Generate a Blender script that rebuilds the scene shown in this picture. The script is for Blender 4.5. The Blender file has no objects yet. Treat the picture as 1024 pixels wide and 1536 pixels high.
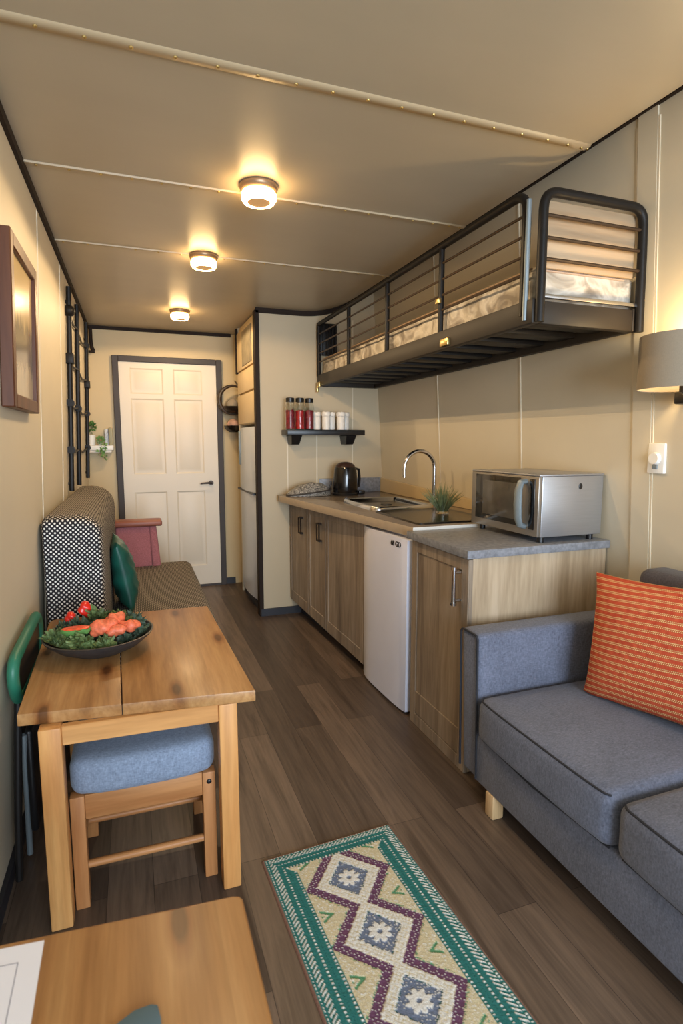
import bpy, bmesh, math, random
from math import sin, cos, pi, radians, sqrt
from mathutils import Vector, Matrix
random.seed(7)
C = bpy.context.scene.collection
sc = bpy.context.scene

# ------------------------------------------------------------------ colour
def lin(c):
    return tuple(((v/255)/12.92 if v/255 <= .04045 else ((v/255+.055)/1.055)**2.4) for v in c) + (1.0,)
def mul(c, k):
    return (min(c[0]*k, 1), min(c[1]*k, 1), min(c[2]*k, 1), 1)

# ------------------------------------------------------------------ materials
def base_mat(name):
    m = bpy.data.materials.new(name); m.use_nodes = True
    nt = m.node_tree
    b = nt.nodes['Principled BSDF']
    return m, nt, b
def N(nt, t, **kw):
    n = nt.nodes.new(t)
    for k, v in kw.items(): setattr(n, k, v)
    return n
def coords(nt, scale=(1, 1, 1), kind='Object', rot=(0, 0, 0)):
    tc = N(nt, 'ShaderNodeTexCoord'); mp = N(nt, 'ShaderNodeMapping')
    mp.inputs['Scale'].default_value = scale; mp.inputs['Rotation'].default_value = rot
    nt.links.new(tc.outputs[kind], mp.inputs['Vector'])
    return mp.outputs['Vector']
def noise(nt, vec, scale, detail=4, rough=.55, dist=0):
    n = N(nt, 'ShaderNodeTexNoise')
    n.inputs['Scale'].default_value = scale; n.inputs['Detail'].default_value = detail
    n.inputs['Roughness'].default_value = rough; n.inputs['Distortion'].default_value = dist
    nt.links.new(vec, n.inputs['Vector'])
    return n.outputs['Fac']
def ramp(nt, fac, stops, interp='LINEAR'):
    r = N(nt, 'ShaderNodeValToRGB'); r.color_ramp.interpolation = interp
    e = r.color_ramp.elements
    while len(e) < len(stops): e.new(.5)
    for i, (p, c) in enumerate(stops):
        e[i].position = p; e[i].color = c
    nt.links.new(fac, r.inputs['Fac'])
    return r.outputs['Color']
def mix(nt, a, b, fac, mode='MIX'):
    n = N(nt, 'ShaderNodeMix', data_type='RGBA', blend_type=mode)
    for s, v in ((6, a), (7, b)):
        if hasattr(v, 'links'): nt.links.new(v, n.inputs[s])
        else: n.inputs[s].default_value = v
    if hasattr(fac, 'links'): nt.links.new(fac, n.inputs[0])
    else: n.inputs[0].default_value = fac
    return n.outputs[2]
def math_(nt, op, a, b=None, c=None):
    n = N(nt, 'ShaderNodeMath', operation=op)
    for i, v in enumerate((a, b, c)):
        if v is None: continue
        if hasattr(v, 'links'): nt.links.new(v, n.inputs[i])
        else: n.inputs[i].default_value = v
    return n.outputs[0]
def bump(nt, b, h, strength=.2, dist=.002):
    n = N(nt, 'ShaderNodeBump'); n.inputs['Strength'].default_value = strength
    n.inputs['Distance'].default_value = dist
    nt.links.new(h, n.inputs['Height']); nt.links.new(n.outputs[0], b.inputs['Normal'])

def M(name, rgb, rough=.5, metal=0, var=.05, vs=6, stretch=(1, 1, 1), bmp=0, bs=300, spec=.5, coat=0, emis=0):
    m, nt, b = base_mat(name); c = lin(rgb)
    v = coords(nt, stretch)
    f = noise(nt, v, vs)
    col = ramp(nt, f, [(.3, mul(c, 1-var)), (.7, mul(c, 1+var))])
    nt.links.new(col, b.inputs['Base Color'])
    b.inputs['Roughness'].default_value = rough; b.inputs['Metallic'].default_value = metal
    b.inputs['Specular IOR Level'].default_value = spec
    b.inputs['Coat Weight'].default_value = coat; b.inputs['Coat Roughness'].default_value = .1
    if emis:
        nt.links.new(col, b.inputs['Emission Color']); b.inputs['Emission Strength'].default_value = emis
    if bmp:
        bump(nt, b, noise(nt, v, bs, 2), bmp)
    return m

def WOOD(name, dark, mid, light, axis='y', scale=1.0, rough=.45, knots=.0, coat=0, board=0, var=.1):
    """grain runs along axis"""
    m, nt, b = base_mat(name)
    s = {'x': (1.2, 16, 16), 'y': (16, 1.2, 16), 'z': (16, 16, 1.2)}[axis]
    s = tuple(k*scale for k in s)
    v = coords(nt, s)
    f = noise(nt, v, 1.0, 6, .6, .6)
    col = ramp(nt, f, [(.30, lin(dark)), (.5, lin(mid)), (.72, lin(light))])
    s2 = tuple(k*6 for k in s)
    f2 = noise(nt, coords(nt, s2), 1.0, 3, .6)
    col = mix(nt, col, ramp(nt, f2, [(.35, (.72, .68, .64, 1)), (.6, (1, 1, 1, 1))]), .55, 'MULTIPLY')
    if board:
        tc = N(nt, 'ShaderNodeTexCoord'); sp = N(nt, 'ShaderNodeSeparateXYZ')
        nt.links.new(tc.outputs['Object'], sp.inputs[0])
        fl = math_(nt, 'FLOOR', math_(nt, 'DIVIDE', sp.outputs['X'], board))
        wn = N(nt, 'ShaderNodeTexWhiteNoise', noise_dimensions='1D')
        nt.links.new(fl, wn.inputs['W'])
        k = ramp(nt, wn.outputs['Value'], [(0, (1-var, 1-var*1.1, 1-var*1.3, 1)), (1, (1, 1, 1, 1))])
        col = mix(nt, col, k, 1.0, 'MULTIPLY')
    if knots:
        ks = {'x': (2.2, 7, 7), 'y': (7, 2.2, 7), 'z': (7, 7, 2.2)}[axis]
        vo = N(nt, 'ShaderNodeTexVoronoi', voronoi_dimensions='2D' if axis == 'y' else '3D'); vo.inputs['Scale'].default_value = knots
        nt.links.new(coords(nt, ks), vo.inputs['Vector'])
        kk = ramp(nt, vo.outputs['Distance'], [(.05, (.2, .11, .06, 1)), (.085, (.68, .52, .4, 1)), (.15, (1, 1, 1, 1))])
        col = mix(nt, col, kk, .85, 'MULTIPLY')
    nt.links.new(col, b.inputs['Base Color'])
    b.inputs['Roughness'].default_value = rough; b.inputs['Specular IOR Level'].default_value = .3
    b.inputs['Coat Weight'].default_value = coat; b.inputs['Coat Roughness'].default_value = .25
    bump(nt, b, f2, .12, .001)
    return m

def FLOOR():
    m, nt, b = base_mat('vinyl_planks')
    v = coords(nt, (1, 1, 1), rot=(0, 0, radians(90)))
    br = N(nt, 'ShaderNodeTexBrick'); br.offset = .37; br.offset_frequency = 2
    nt.links.new(v, br.inputs['Vector'])
    br.inputs['Scale'].default_value = 1.0
    br.inputs['Brick Width'].default_value = 1.22; br.inputs['Row Height'].default_value = .132
    br.inputs['Mortar Size'].default_value = .0009; br.inputs['Mortar Smooth'].default_value = .1
    br.inputs['Bias'].default_value = 0
    br.inputs['Color1'].default_value = lin((122, 104, 89)); br.inputs['Color2'].default_value = lin((80, 67, 58))
    br.inputs['Mortar'].default_value = lin((62, 52, 46))
    g = noise(nt, coords(nt, (22, 1.5, 1)), 1.0, 6, .65, 1.0)
    gc = ramp(nt, g, [(.28, (.55, .53, .52, 1)), (.5, (.95, .95, .95, 1)), (.75, (1.3, 1.28, 1.25, 1))])
    col = mix(nt, br.outputs['Color'], gc, 1.0, 'MULTIPLY')
    g2 = noise(nt, coords(nt, (110, 5, 1)), 1.0, 3, .6)
    col = mix(nt, col, ramp(nt, g2, [(.35, (.78, .78, .78, 1)), (.6, (1.04, 1.04, 1.04, 1))]), .7, 'MULTIPLY')
    nt.links.new(col, b.inputs['Base Color'])
    b.inputs['Roughness'].default_value = .42; b.inputs['Specular IOR Level'].default_value = .4
    bump(nt, b, math_(nt, 'ADD', br.outputs['Fac'], math_(nt, 'MULTIPLY', g2, -.25)), -.15, .002)
    return m

def DOTS(name, base, dot, p=.0178, r=.32):
    m, nt, b = base_mat(name)
    tc = N(nt, 'ShaderNodeTexCoord'); sp = N(nt, 'ShaderNodeSeparateXYZ')
    nt.links.new(tc.outputs['UV'], sp.inputs[0])
    u = math_(nt, 'DIVIDE', math_(nt, 'ADD', sp.outputs['X'], sp.outputs['Y']), p)
    w = math_(nt, 'DIVIDE', math_(nt, 'SUBTRACT', sp.outputs['X'], sp.outputs['Y']), p)
    du = math_(nt, 'SUBTRACT', math_(nt, 'FRACT', u), .5)
    dw = math_(nt, 'SUBTRACT', math_(nt, 'FRACT', w), .5)
    d = math_(nt, 'SQRT', math_(nt, 'ADD', math_(nt, 'MULTIPLY', du, du), math_(nt, 'MULTIPLY', dw, dw)))
    f = ramp(nt, d, [(r-.05, (1, 1, 1, 1)), (r+.05, (0, 0, 0, 1))])
    nz = noise(nt, coords(nt), 400, 2)
    dk = ramp(nt, nz, [(.35, mul(lin(base), .6)), (.7, mul(lin(base), 1.5))])
    nt.links.new(mix(nt, dk, lin(dot), f), b.inputs['Base Color'])
    b.inputs['Roughness'].default_value = .9; b.inputs['Specular IOR Level'].default_value = .2
    bump(nt, b, f, .3, .002)
    return m

def FABRIC(name, rgb, var=.16, fine=500, rough=.95):
    m, nt, b = base_mat(name); c = lin(rgb)
    a = noise(nt, coords(nt, (1, 1, .35)), fine, 2, .6); a2 = noise(nt, coords(nt, (.35, 1, 1)), fine, 2, .6)
    big = noise(nt, coords(nt), 5, 3)
    f = math_(nt, 'MULTIPLY_ADD', big, .25, math_(nt, 'MULTIPLY', math_(nt, 'ADD', a, a2), .375))
    col = ramp(nt, f, [(.36, mul(c, 1-var*1.5)), (.64, mul(c, 1+var*1.5))])
    nt.links.new(col, b.inputs['Base Color'])
    b.inputs['Roughness'].default_value = rough; b.inputs['Specular IOR Level'].default_value = .15
    b.inputs['Sheen Weight'].default_value = .15
    bump(nt, b, math_(nt, 'ADD', a, a2), .25, .0012)
    return m

def STRIPES(name):
    """orange cushion: UV.y runs up the cushion in metres"""
    m, nt, b = base_mat(name)
    tc = N(nt, 'ShaderNodeTexCoord'); sp = N(nt, 'ShaderNodeSeparateXYZ')
    nt.links.new(tc.outputs['UV'], sp.inputs[0])
    wob = noise(nt, coords(nt), 14, 2)
    v = math_(nt, 'ADD', sp.outputs['Y'], math_(nt, 'MULTIPLY', wob, .006))
    fv = math_(nt, 'FRACT', math_(nt, 'DIVIDE', v, .0215))
    row1 = math_(nt, 'LESS_THAN', math_(nt, 'ABSOLUTE', math_(nt, 'SUBTRACT', fv, .30)), .07)
    row2 = math_(nt, 'LESS_THAN', math_(nt, 'ABSOLUTE', math_(nt, 'SUBTRACT', fv, .55)), .07)
    band = math_(nt, 'MAXIMUM', row1, row2)
    st = math_(nt, 'GREATER_THAN', math_(nt, 'FRACT', math_(nt, 'ADD', math_(nt, 'DIVIDE', sp.outputs['X'], .0058), math_(nt, 'MULTIPLY', row2, .5))), .38)
    band = math_(nt, 'MULTIPLY', band, st)
    nz = noise(nt, coords(nt), 60, 3)
    og = ramp(nt, nz, [(.3, lin((182, 70, 48))), (.7, lin((210, 96, 66)))])
    dkband = math_(nt, 'LESS_THAN', math_(nt, 'ABSOLUTE', math_(nt, 'SUBTRACT', fv, .425)), .24)
    og = mix(nt, og, lin((170, 84, 44)), math_(nt, 'MULTIPLY', dkband, .55))
    col = mix(nt, og, lin((232, 204, 146)), band)
    nt.links.new(col, b.inputs['Base Color'])
    b.inputs['Roughness'].default_value = .95; b.inputs['Specular IOR Level'].default_value = .15
    bump(nt, b, band, .5, .002)
    return m

def GLASS(name, rgb=(255, 255, 255), rough=.02, alpha=1):
    m, nt, b = base_mat(name)
    nt.links.new(ramp(nt, noise(nt, coords(nt), 5), [(.3, lin(rgb)), (.7, mul(lin(rgb), .97))]), b.inputs['Base Color'])
    b.inputs['Transmission Weight'].default_value = 1; b.inputs['Roughness'].default_value = rough
    b.inputs['IOR'].default_value = 1.3
    return m

def VCOL(name):
    m, nt, b = base_mat(name)
    a = N(nt, 'ShaderNodeVertexColor', layer_name='Col')
    nz = noise(nt, coords(nt), 350, 2)
    col = mix(nt, a.outputs['Color'], ramp(nt, nz, [(.3, (.7, .7, .7, 1)), (.65, (1.1, 1.1, 1.1, 1))]), .8, 'MULTIPLY')
    nt.links.new(col, b.inputs['Base Color'])
    b.inputs['Roughness'].default_value = 1; b.inputs['Specular IOR Level'].default_value = .1
    bump(nt, b, nz, .4, .002)
    return m

WALL = M('wall_paint', (212, 200, 175), .5, var=.025, vs=2.5, bmp=.03, bs=120, spec=.4)
WALLP = M('wall_paint_shaded', (190, 173, 143), .5, var=.025, vs=2.5, bmp=.03, bs=120, spec=.4)  # wall paint darkened for the partition, in place of weaker daylight there
WALLB = M('wall_paint_lamplit', (204, 182, 140), .5, var=.025, vs=2.5, bmp=.03, bs=120, spec=.4)  # wall paint tinted golden, lamp glow put into the back wall colour
CEIL = M('ceiling_panel', (184, 171, 147), .36, var=.03, vs=2, stretch=(1, 3, 1), spec=.45)
SEAM = M('ceiling_seam', (178, 158, 126), .4, var=.02, spec=.5)
BEAD = M('panel_bead', (218, 204, 178), .4, var=.02)
DARKTRIM = M('dark_trim', (44, 34, 28), .6, var=.1, vs=20, spec=.12)
FRAMEGREY = M('door_frame_paint', (72, 66, 64), .5, var=.06, spec=.25)
BASEB = M('baseboard_paint', (42, 42, 48), .5, var=.1)
DOORW = M('door_paint', (224, 211, 190), .42, var=.02, vs=3)
FLOORM = FLOOR()
CABW = WOOD('grey_oak_vertical', (118, 104, 90), (149, 133, 115), (173, 157, 138), 'z', .9, .5)
CABS = WOOD('pale_oak_vertical', (154, 134, 108), (182, 161, 133), (198, 178, 152), 'z', .7, .5, knots=.45)
PINE = WOOD('honey_pine_along', (136, 90, 50), (177, 129, 79), (204, 160, 107), 'y', .7, .38, knots=.8, coat=.15, board=.105, var=.16)
PINEZ = WOOD('honey_pine_upright', (190, 128, 70), (214, 156, 94), (228, 176, 112), 'z', .6, .4, knots=.35)
PINEX = WOOD('honey_pine_across', (196, 138, 80), (218, 164, 104), (232, 184, 124), 'x', .5, .4, knots=.25)
STOOLX = WOOD('beech_across', (170, 112, 66), (190, 134, 84), (206, 152, 102), 'x', .6, .4)
STOOLZ = WOOD('beech_upright', (166, 106, 60), (188, 130, 80), (204, 148, 98), 'z', .6, .4)
LEGW = WOOD('birch_leg', (206, 170, 122), (222, 188, 142), (232, 202, 160), 'z', .6, .4)
REDW = WOOD('reddish_wood', (118, 66, 52), (146, 86, 68), (164, 104, 84), 'x', .6, .4)
FRAMEW = WOOD('walnut_frame', (62, 34, 20), (90, 52, 32), (110, 68, 42), 'z', .8, .4)
PALEPLY = WOOD('pale_ply', (164, 138, 108), (184, 157, 125), (198, 172, 140), 'x', .35, .6)
REDFAB = FABRIC('rose_fabric', (168, 104, 106), .2, 260)
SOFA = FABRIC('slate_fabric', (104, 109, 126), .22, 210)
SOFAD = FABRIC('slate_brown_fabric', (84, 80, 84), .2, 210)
PIPE = M('dark_piping', (38, 40, 48), .8)
STOOLF = FABRIC('blue_grey_fabric', (132, 146, 168), .2, 260)
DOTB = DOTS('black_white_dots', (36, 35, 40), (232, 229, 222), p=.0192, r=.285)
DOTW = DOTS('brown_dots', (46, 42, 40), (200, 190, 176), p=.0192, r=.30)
GREENC = M('emerald_satin', (18, 84, 72), .34, var=.3, vs=10, spec=.6)
GREENP = M('green_plastic', (38, 112, 88), .45, var=.08)
BLACK = M('black_plastic', (22, 22, 24), .35, var=.1)
BLACKG = M('gloss_black', (14, 14, 16), .14, var=.1, spec=.6)
BLKMETAL = M('black_powder_coat', (30, 27, 25), .45, var=.1, vs=30, spec=.2)
BLKRAIL = M('dark_bed_base', (46, 40, 34), .5, var=.08, spec=.25)
BRONZE = M('bronze_rail', (66, 50, 36), .4, metal=.3, var=.1)
BRASS = M('brass_latch', (196, 170, 110), .3, metal=.9, var=.1)
CHROME = M('chrome', (205, 205, 208), .13, metal=1, var=.03)
STEEL = M('brushed_steel', (178, 178, 180), .36, metal=.75, var=.05, stretch=(1, 1, 30), vs=8)
STEELD = M('silver_door', (152, 146, 138), .34, metal=.7, var=.04)
STEELDK = M('dark_steel', (70, 66, 62), .22, metal=.9, var=.1)
BRZH = M('antique_bronze', (64, 54, 48), .35, metal=.8, var=.1)
CHARC = M('charcoal_handle', (128, 138, 142), .35, metal=.2, var=.06)
WHITEG = M('white_enamel', (228, 230, 245), .28, var=.015, spec=.5)
WHITEP = M('white_plastic', (238, 236, 230), .4, var=.02)
TALLF = M('fridge_enamel', (206, 214, 226), .3, metal=.15, var=.03)
TAN = M('tan_laminate', (204, 180, 138), .45, var=.03)
TOPED = M('worktop_edge', (176, 158, 134), .35, var=.06, vs=30)
TOPBR = M('brown_worktop', (130, 118, 106), .22, var=.08, vs=40, spec=.5)
TOPWH = M('white_worktop_edge', (228, 222, 212), .4, var=.03)
GRANITE = M('grey_stone_laminate', (128, 130, 136), .4, var=.28, vs=55)
DARKGLASS = M('dark_oven_glass', (34, 32, 30), .1, var=.2, spec=.6)
ARTM = None
def CREASE_SHADE():
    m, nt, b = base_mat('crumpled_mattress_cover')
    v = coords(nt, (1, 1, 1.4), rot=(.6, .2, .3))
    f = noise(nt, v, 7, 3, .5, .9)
    nt.links.new(ramp(nt, f, [(.34, lin((126, 116, 104))), (.45, lin((172, 162, 148))), (.52, lin((202, 194, 180))), (.66, lin((146, 136, 122)))]), b.inputs['Base Color'])  # crease shade and bright folds painted into the cover colour
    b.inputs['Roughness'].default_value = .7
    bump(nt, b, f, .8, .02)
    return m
MATT = CREASE_SHADE()
SHADE = FABRIC('taupe_shade', (150, 138, 120), .05, 400)
PAPER = M('paper', (232, 232, 240), .7, var=.01)
INK = M('pale_grey_print', (140, 140, 158), .8, var=.1)
COASTER = M('blue_grey_felt', (88, 112, 124), .8, var=.08)
BOWLM = M('charcoal_stoneware', (52, 50, 50), .45, var=.15, vs=40)
KALE1 = M('kale_green', (106, 124, 74), .6, var=.5, vs=45)
KALE2 = M('dark_kale_green', (82, 100, 80), .6, var=.45, vs=45)
SALMON = M('salmon_orange', (226, 112, 76), .5, var=.3, vs=90, bmp=.6, bs=120)
TOMATO = M('tomato_red', (214, 38, 24), .3, var=.15, vs=30)
RIND = M('green_rind', (96, 140, 70), .6, var=.3, vs=90)
PLANT = M('needle_green', (120, 132, 92), .6, var=.35, vs=50)
PLANT2 = M('leaf_green', (84, 128, 62), .6, var=.35, vs=50)
CANDY = M('red_candy', (186, 28, 34), .35, var=.4, vs=60)
CANDY2 = M('dark_red_candy', (140, 26, 40), .35, var=.5, vs=60)
CERAM = M('white_ceramic', (232, 224, 212), .4, var=.06, vs=30)
CLEAR = GLASS('clear_glass', (250, 252, 250))
EMIT = M('lit_diffuser', (255, 208, 140), .4, emis=34, var=.01)
EMITC = M('lit_diffuser_core', (196, 150, 96), .5, emis=.5, var=.01)
LAMPBASE = M('lamp_base_bronze', (150, 124, 96), .35, metal=.5, var=.05)
PAPERBAG = M('dark_leather', (58, 44, 30), .4, var=.3, vs=20)
PINK = M('dusty_pink_cloth', (190, 150, 130), .7, var=.3, vs=25)
VCOLM = VCOL('woven_rug')
STRIPE = STRIPES('orange_stripes')

def SPECKLE():
    m, nt, b = base_mat('speckled_cloth')
    f = noise(nt, coords(nt, (1, 1, 1.6)), 120, 5, .8, 1.5)
    nt.links.new(ramp(nt, f, [(.50, lin((30, 27, 25))), (.58, lin((226, 220, 208)))]), b.inputs['Base Color'])
    b.inputs['Roughness'].default_value = .55
    return m
SPECK = SPECKLE()
def ART():
    m, nt, b = base_mat('misty_picture')
    tc = N(nt, 'ShaderNodeTexCoord'); sp = N(nt, 'ShaderNodeSeparateXYZ')
    nt.links.new(tc.outputs['Object'], sp.inputs[0])
    z = math_(nt, 'ADD', sp.outputs['Z'], math_(nt, 'MULTIPLY', noise(nt, coords(nt, (1, 9, 1)), 3, 4), .16))
    col = ramp(nt, math_(nt, 'MULTIPLY_ADD', z, 1.9, -.05), [(.12, lin((188, 172, 140))), (.34, lin((168, 154, 124))), (.42, lin((104, 96, 82))), (.60, lin((140, 124, 94))), (.68, lin((206, 178, 124)))])
    nt.links.new(col, b.inputs['Base Color']); b.inputs['Roughness'].default_value = .18
    b.inputs['Specular IOR Level'].default_value = .5
    return m
ARTM = ART()

# ------------------------------------------------------------------ mesh helpers
def box(bm, x0, x1, y0, y1, z0, z1, bev=0, seg=2):
    r = bmesh.ops.create_cube(bm, size=1)['verts']
    for v in r:
        v.co = Vector((x0+(v.co.x+.5)*(x1-x0), y0+(v.co.y+.5)*(y1-y0), z0+(v.co.z+.5)*(z1-z0)))
    if bev:
        e = list({e for v in r for e in v.link_edges})
        bmesh.ops.bevel(bm, geom=e, offset=bev, segments=seg, profile=.5, affect='EDGES')
    return bm
def hexa(bm, pts, bev=0, seg=2):
    """8 points: bottom 4 ccw, top 4 ccw"""
    v = [bm.verts.new(p) for p in pts]
    fs = [(3, 2, 1, 0), (4, 5, 6, 7), (0, 1, 5, 4), (1, 2, 6, 5), (2, 3, 7, 6), (3, 0, 4, 7)]
    F = [bm.faces.new([v[i] for i in f]) for f in fs]
    if bev:
        e = list({e for f in F for e in f.edges})
        bmesh.ops.bevel(bm, geom=e, offset=bev, segments=seg, profile=.5, affect='EDGES')
    return bm
def prism(bm, poly, z0, z1, bev=0, seg=2):
    a = [bm.verts.new((p[0], p[1], z0)) for p in poly]; b = [bm.verts.new((p[0], p[1], z1)) for p in poly]
    n = len(poly); F = [bm.faces.new(a[::-1]), bm.faces.new(b)]
    for i in range(n): F.append(bm.faces.new((a[i], a[(i+1) % n], b[(i+1) % n], b[i])))
    if bev:
        e = list({e for e in list(F[0].edges)+list(F[1].edges)})
        bmesh.ops.bevel(bm, geom=e, offset=bev, segments=seg, profile=.5, affect='EDGES')
    return bm
def extrude_xz(bm, poly, y0, y1):
    a = [bm.verts.new((p[0], y0, p[1])) for p in poly]; b = [bm.verts.new((p[0], y1, p[1])) for p in poly]
    n = len(poly); bm.faces.new(a); bm.faces.new(b[::-1])
    for i in range(n): bm.faces.new((a[i], b[i], b[(i+1) % n], a[(i+1) % n]))
    return bm
def tube(bm, pts, r, n=10, closed=False, cap=True):
    pts = [Vector(p) for p in pts]; rings = []; m = len(pts)
    prev = None
    for i, p in enumerate(pts):
        if closed: t = pts[(i+1) % m]-pts[i-1]
        else: t = pts[min(i+1, m-1)]-pts[max(i-1, 0)]
        t.normalize()
        if prev is None:
            u = t.orthogonal().normalized()
        else:
            u = (prev-t*prev.dot(t)).normalized()
        prev = u; w = t.cross(u)
        rr = r[i] if isinstance(r, (list, tuple)) else r
        rings.append([bm.verts.new(p+(u*cos(2*pi*k/n)+w*sin(2*pi*k/n))*rr) for k in range(n)])
    for i in range(m if closed else m-1):
        a, b = rings[i], rings[(i+1) % m]
        for k in range(n): bm.faces.new((a[k], a[(k+1) % n], b[(k+1) % n], b[k]))
    if not closed and cap:
        bm.faces.new(rings[0][::-1]); bm.faces.new(rings[-1])
    return bm
def cyl(bm, p0, p1, r0, r1=None, n=20):
    return tube(bm, [p0, p1], [r0, r0 if r1 is None else r1], n)
def lathe(bm, prof, c, n=32):
    rings = []
    for r, z in prof:
        rings.append([bm.verts.new((c[0]+r*cos(2*pi*k/n), c[1]+r*sin(2*pi*k/n), c[2]+z)) for k in range(n)] if r > 1e-5 else [bm.verts.new((c[0], c[1], c[2]+z))])
    for a, b in zip(rings, rings[1:]):
        for k in range(n):
            if len(a) == 1 and len(b) == 1: continue
            if len(a) == 1: bm.faces.new((a[0], b[(k+1) % n], b[k]))
            elif len(b) == 1: bm.faces.new((a[k], a[(k+1) % n], b[0]))
            else: bm.faces.new((a[k], a[(k+1) % n], b[(k+1) % n], b[k]))
    bmesh.ops.recalc_face_normals(bm, faces=bm.faces[:])
    return bm
def sphere(bm, c, rx, ry=None, rz=None, seg=20, rings=12, rot=None):
    r = bmesh.ops.create_uvsphere(bm, u_segments=seg, v_segments=rings, radius=1)['verts']
    for v in r:
        p = Vector((v.co.x*rx, v.co.y*(ry or rx), v.co.z*(rz or rx)))
        if rot: p = rot @ p
        v.co = p+Vector(c)
    return r
def B(): return bmesh.new()
def arc(c, r, a0, a1, n, ax1, ax2):
    c = Vector(c); ax1 = Vector(ax1); ax2 = Vector(ax2)
    return [c+ax1*r*cos(a0+(a1-a0)*i/n)+ax2*r*sin(a0+(a1-a0)*i/n) for i in range(n+1)]

WL = {}
def uvbox(me, off):
    uv = me.uv_layers.new(name='UVMap')
    for p in me.polygons:
        n = p.normal; ax = max(range(3), key=lambda i: abs(n[i]))
        for li in p.loop_indices:
            co = me.vertices[me.loops[li].vertex_index].co+off
            uv.data[li].uv = (co.y, co.z) if ax == 0 else ((co.x, co.z) if ax == 1 else (co.x, co.y))
def obj(name, bm, mat, parent=None, loc=None, smooth=35, uv=None, mats=None, facemat=None):
    """bm verts are in world space; returns the linked object"""
    org = Vector(loc) if loc is not None else (WL[parent] if parent is not None else Vector((0, 0, 0)))
    if uv is None: bmesh.ops.recalc_face_normals(bm, faces=bm.faces[:])
    for v in bm.verts: v.co -= org
    me = bpy.data.meshes.new(name); bm.to_mesh(me); bm.free()
    o = bpy.data.objects.new(name, me); C.objects.link(o)
    for m in (mats or [mat]): me.materials.append(m)
    if facemat:
        for p in me.polygons: p.material_index = facemat(p)
    if uv is None: uvbox(me, org)
    if smooth:
        me.shade_smooth(); me.set_sharp_from_angle(angle=radians(smooth))
    if parent is not None:
        o.parent = parent; o.location = org-WL[parent]
    else: o.location = org
    WL[o] = org
    return o
def props(o, label, cat, group=None):
    o['label'] = label; o['category'] = cat
    if group: o['group'] = group
    return o
def thing(name, label, cat, loc, group=None):
    o = bpy.data.objects.new(name, None); C.objects.link(o); o.location = loc
    o.empty_display_size = .05
    WL[o] = Vector(loc)
    return props(o, label, cat, group)
def struct(name, bm, mat, **kw):
    o = obj(name, bm, mat, **kw); o['kind'] = 'structure'; return o
def dup(root, loc, label):
    r = root.copy(); C.objects.link(r); r.location = loc; r['label'] = label
    for ch in list(root.children):
        c = ch.copy(); C.objects.link(c); c.parent = r
        for g in list(ch.children):
            d = g.copy(); C.objects.link(d); d.parent = c
    return r

# ------------------------------------------------------------------ room shell
CH = 2.317
def XL(z): return -.42+.0388*z
def XR(z): return 1.90-.06*(z-.9)
def CZ(x):
    t = max(0, min(1.25, (x-1.17)/.63)); return CH+.261*t**2.5
YB, YF, PY = 5.323, -1.6, 4.212
bm = B(); box(bm, -.55, 2.05, YF, 5.45, -.06, 0); struct('floor', bm, FLOORM)
# ceiling: flat, coving up to the wall on the kitchen side
bm = B()
xs = [-.5, 0, .5, 1.17]+[1.17+.75*i/18 for i in range(1, 19)]
poly = [(x, CZ(x)) for x in xs]+[(x, CZ(x)+.06) for x in reversed(xs)]
extrude_xz(bm, poly, YF, 5.45); struct('ceiling', bm, CEIL, smooth=60)
bm = B(); hexa(bm, [(XL(-.06)-.09, YF, -.06), (XL(-.06), YF, -.06), (XL(-.06), 5.4, -.06), (XL(-.06)-.09, 5.4, -.06), (XL(2.4)-.09, YF, 2.34), (XL(2.34), YF, 2.34), (XL(2.34), 5.4, 2.34), (XL(2.4)-.09, 5.4, 2.34)])
struct('wall_left', bm, WALL)
bm = B(); hexa(bm, [(XR(-.06), YF, -.06), (XR(-.06)+.09, YF, -.06), (XR(-.06)+.09, 5.4, -.06), (XR(-.06), 5.4, -.06), (XR(2.64), YF, 2.64), (XR(2.64)+.09, YF, 2.64), (XR(2.64)+.09, 5.4, 2.64), (XR(2.64), 5.4, 2.64)])
struct('wall_right', bm, WALL)
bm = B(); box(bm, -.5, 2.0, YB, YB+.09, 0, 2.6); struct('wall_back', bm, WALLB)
# partition between kitchen and fridge alcove
bm = B(); xs2 = [.885]+[.885+(.975)*i/16 for i in range(1, 17)]
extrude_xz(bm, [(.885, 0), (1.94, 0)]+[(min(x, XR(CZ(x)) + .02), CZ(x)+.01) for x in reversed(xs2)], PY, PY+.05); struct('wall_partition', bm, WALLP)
bm = B(); box(bm, .88, 1.9, 5.02, 5.05, 0, 2.33); struct('wall_alcove', bm, WALL)
# dark trims along wall tops
bm = B(); hexa(bm, [(XL(2.285)-.005, YF, 2.288), (XL(2.285)+.014, YF, 2.288), (XL(2.285)+.014, YB, 2.288), (XL(2.285)-.005, YB, 2.288), (XL(2.317)-.005, YF, 2.317), (XL(2.317)+.014, YF, 2.317), (XL(2.317)+.014, YB, 2.317), (XL(2.317)-.005, YB, 2.317)])
struct('trim_1', bm, DARKTRIM)
zt = CZ(1.797)
bm = B(); hexa(bm, [(XR(zt-.04)-.016, YF, zt-.04), (XR(zt-.04)+.005, YF, zt-.04), (XR(zt-.04)+.005, PY, zt-.04), (XR(zt-.04)-.016, PY, zt-.04), (XR(zt)-.016, YF, zt), (XR(zt)+.005, YF, zt), (XR(zt)+.005, PY, zt), (XR(zt)-.016, PY, zt)])
struct('trim_2', bm, DARKTRIM)
bm = B(); box(bm, XL(2.3), .87, YB-.016, YB, 2.29, 2.317); struct('trim_3', bm, DARKTRIM)
bm = B()   # partition top trim follows the ceiling curve
xs3 = [.87+(.92)*i/20 for i in range(21)]
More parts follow.
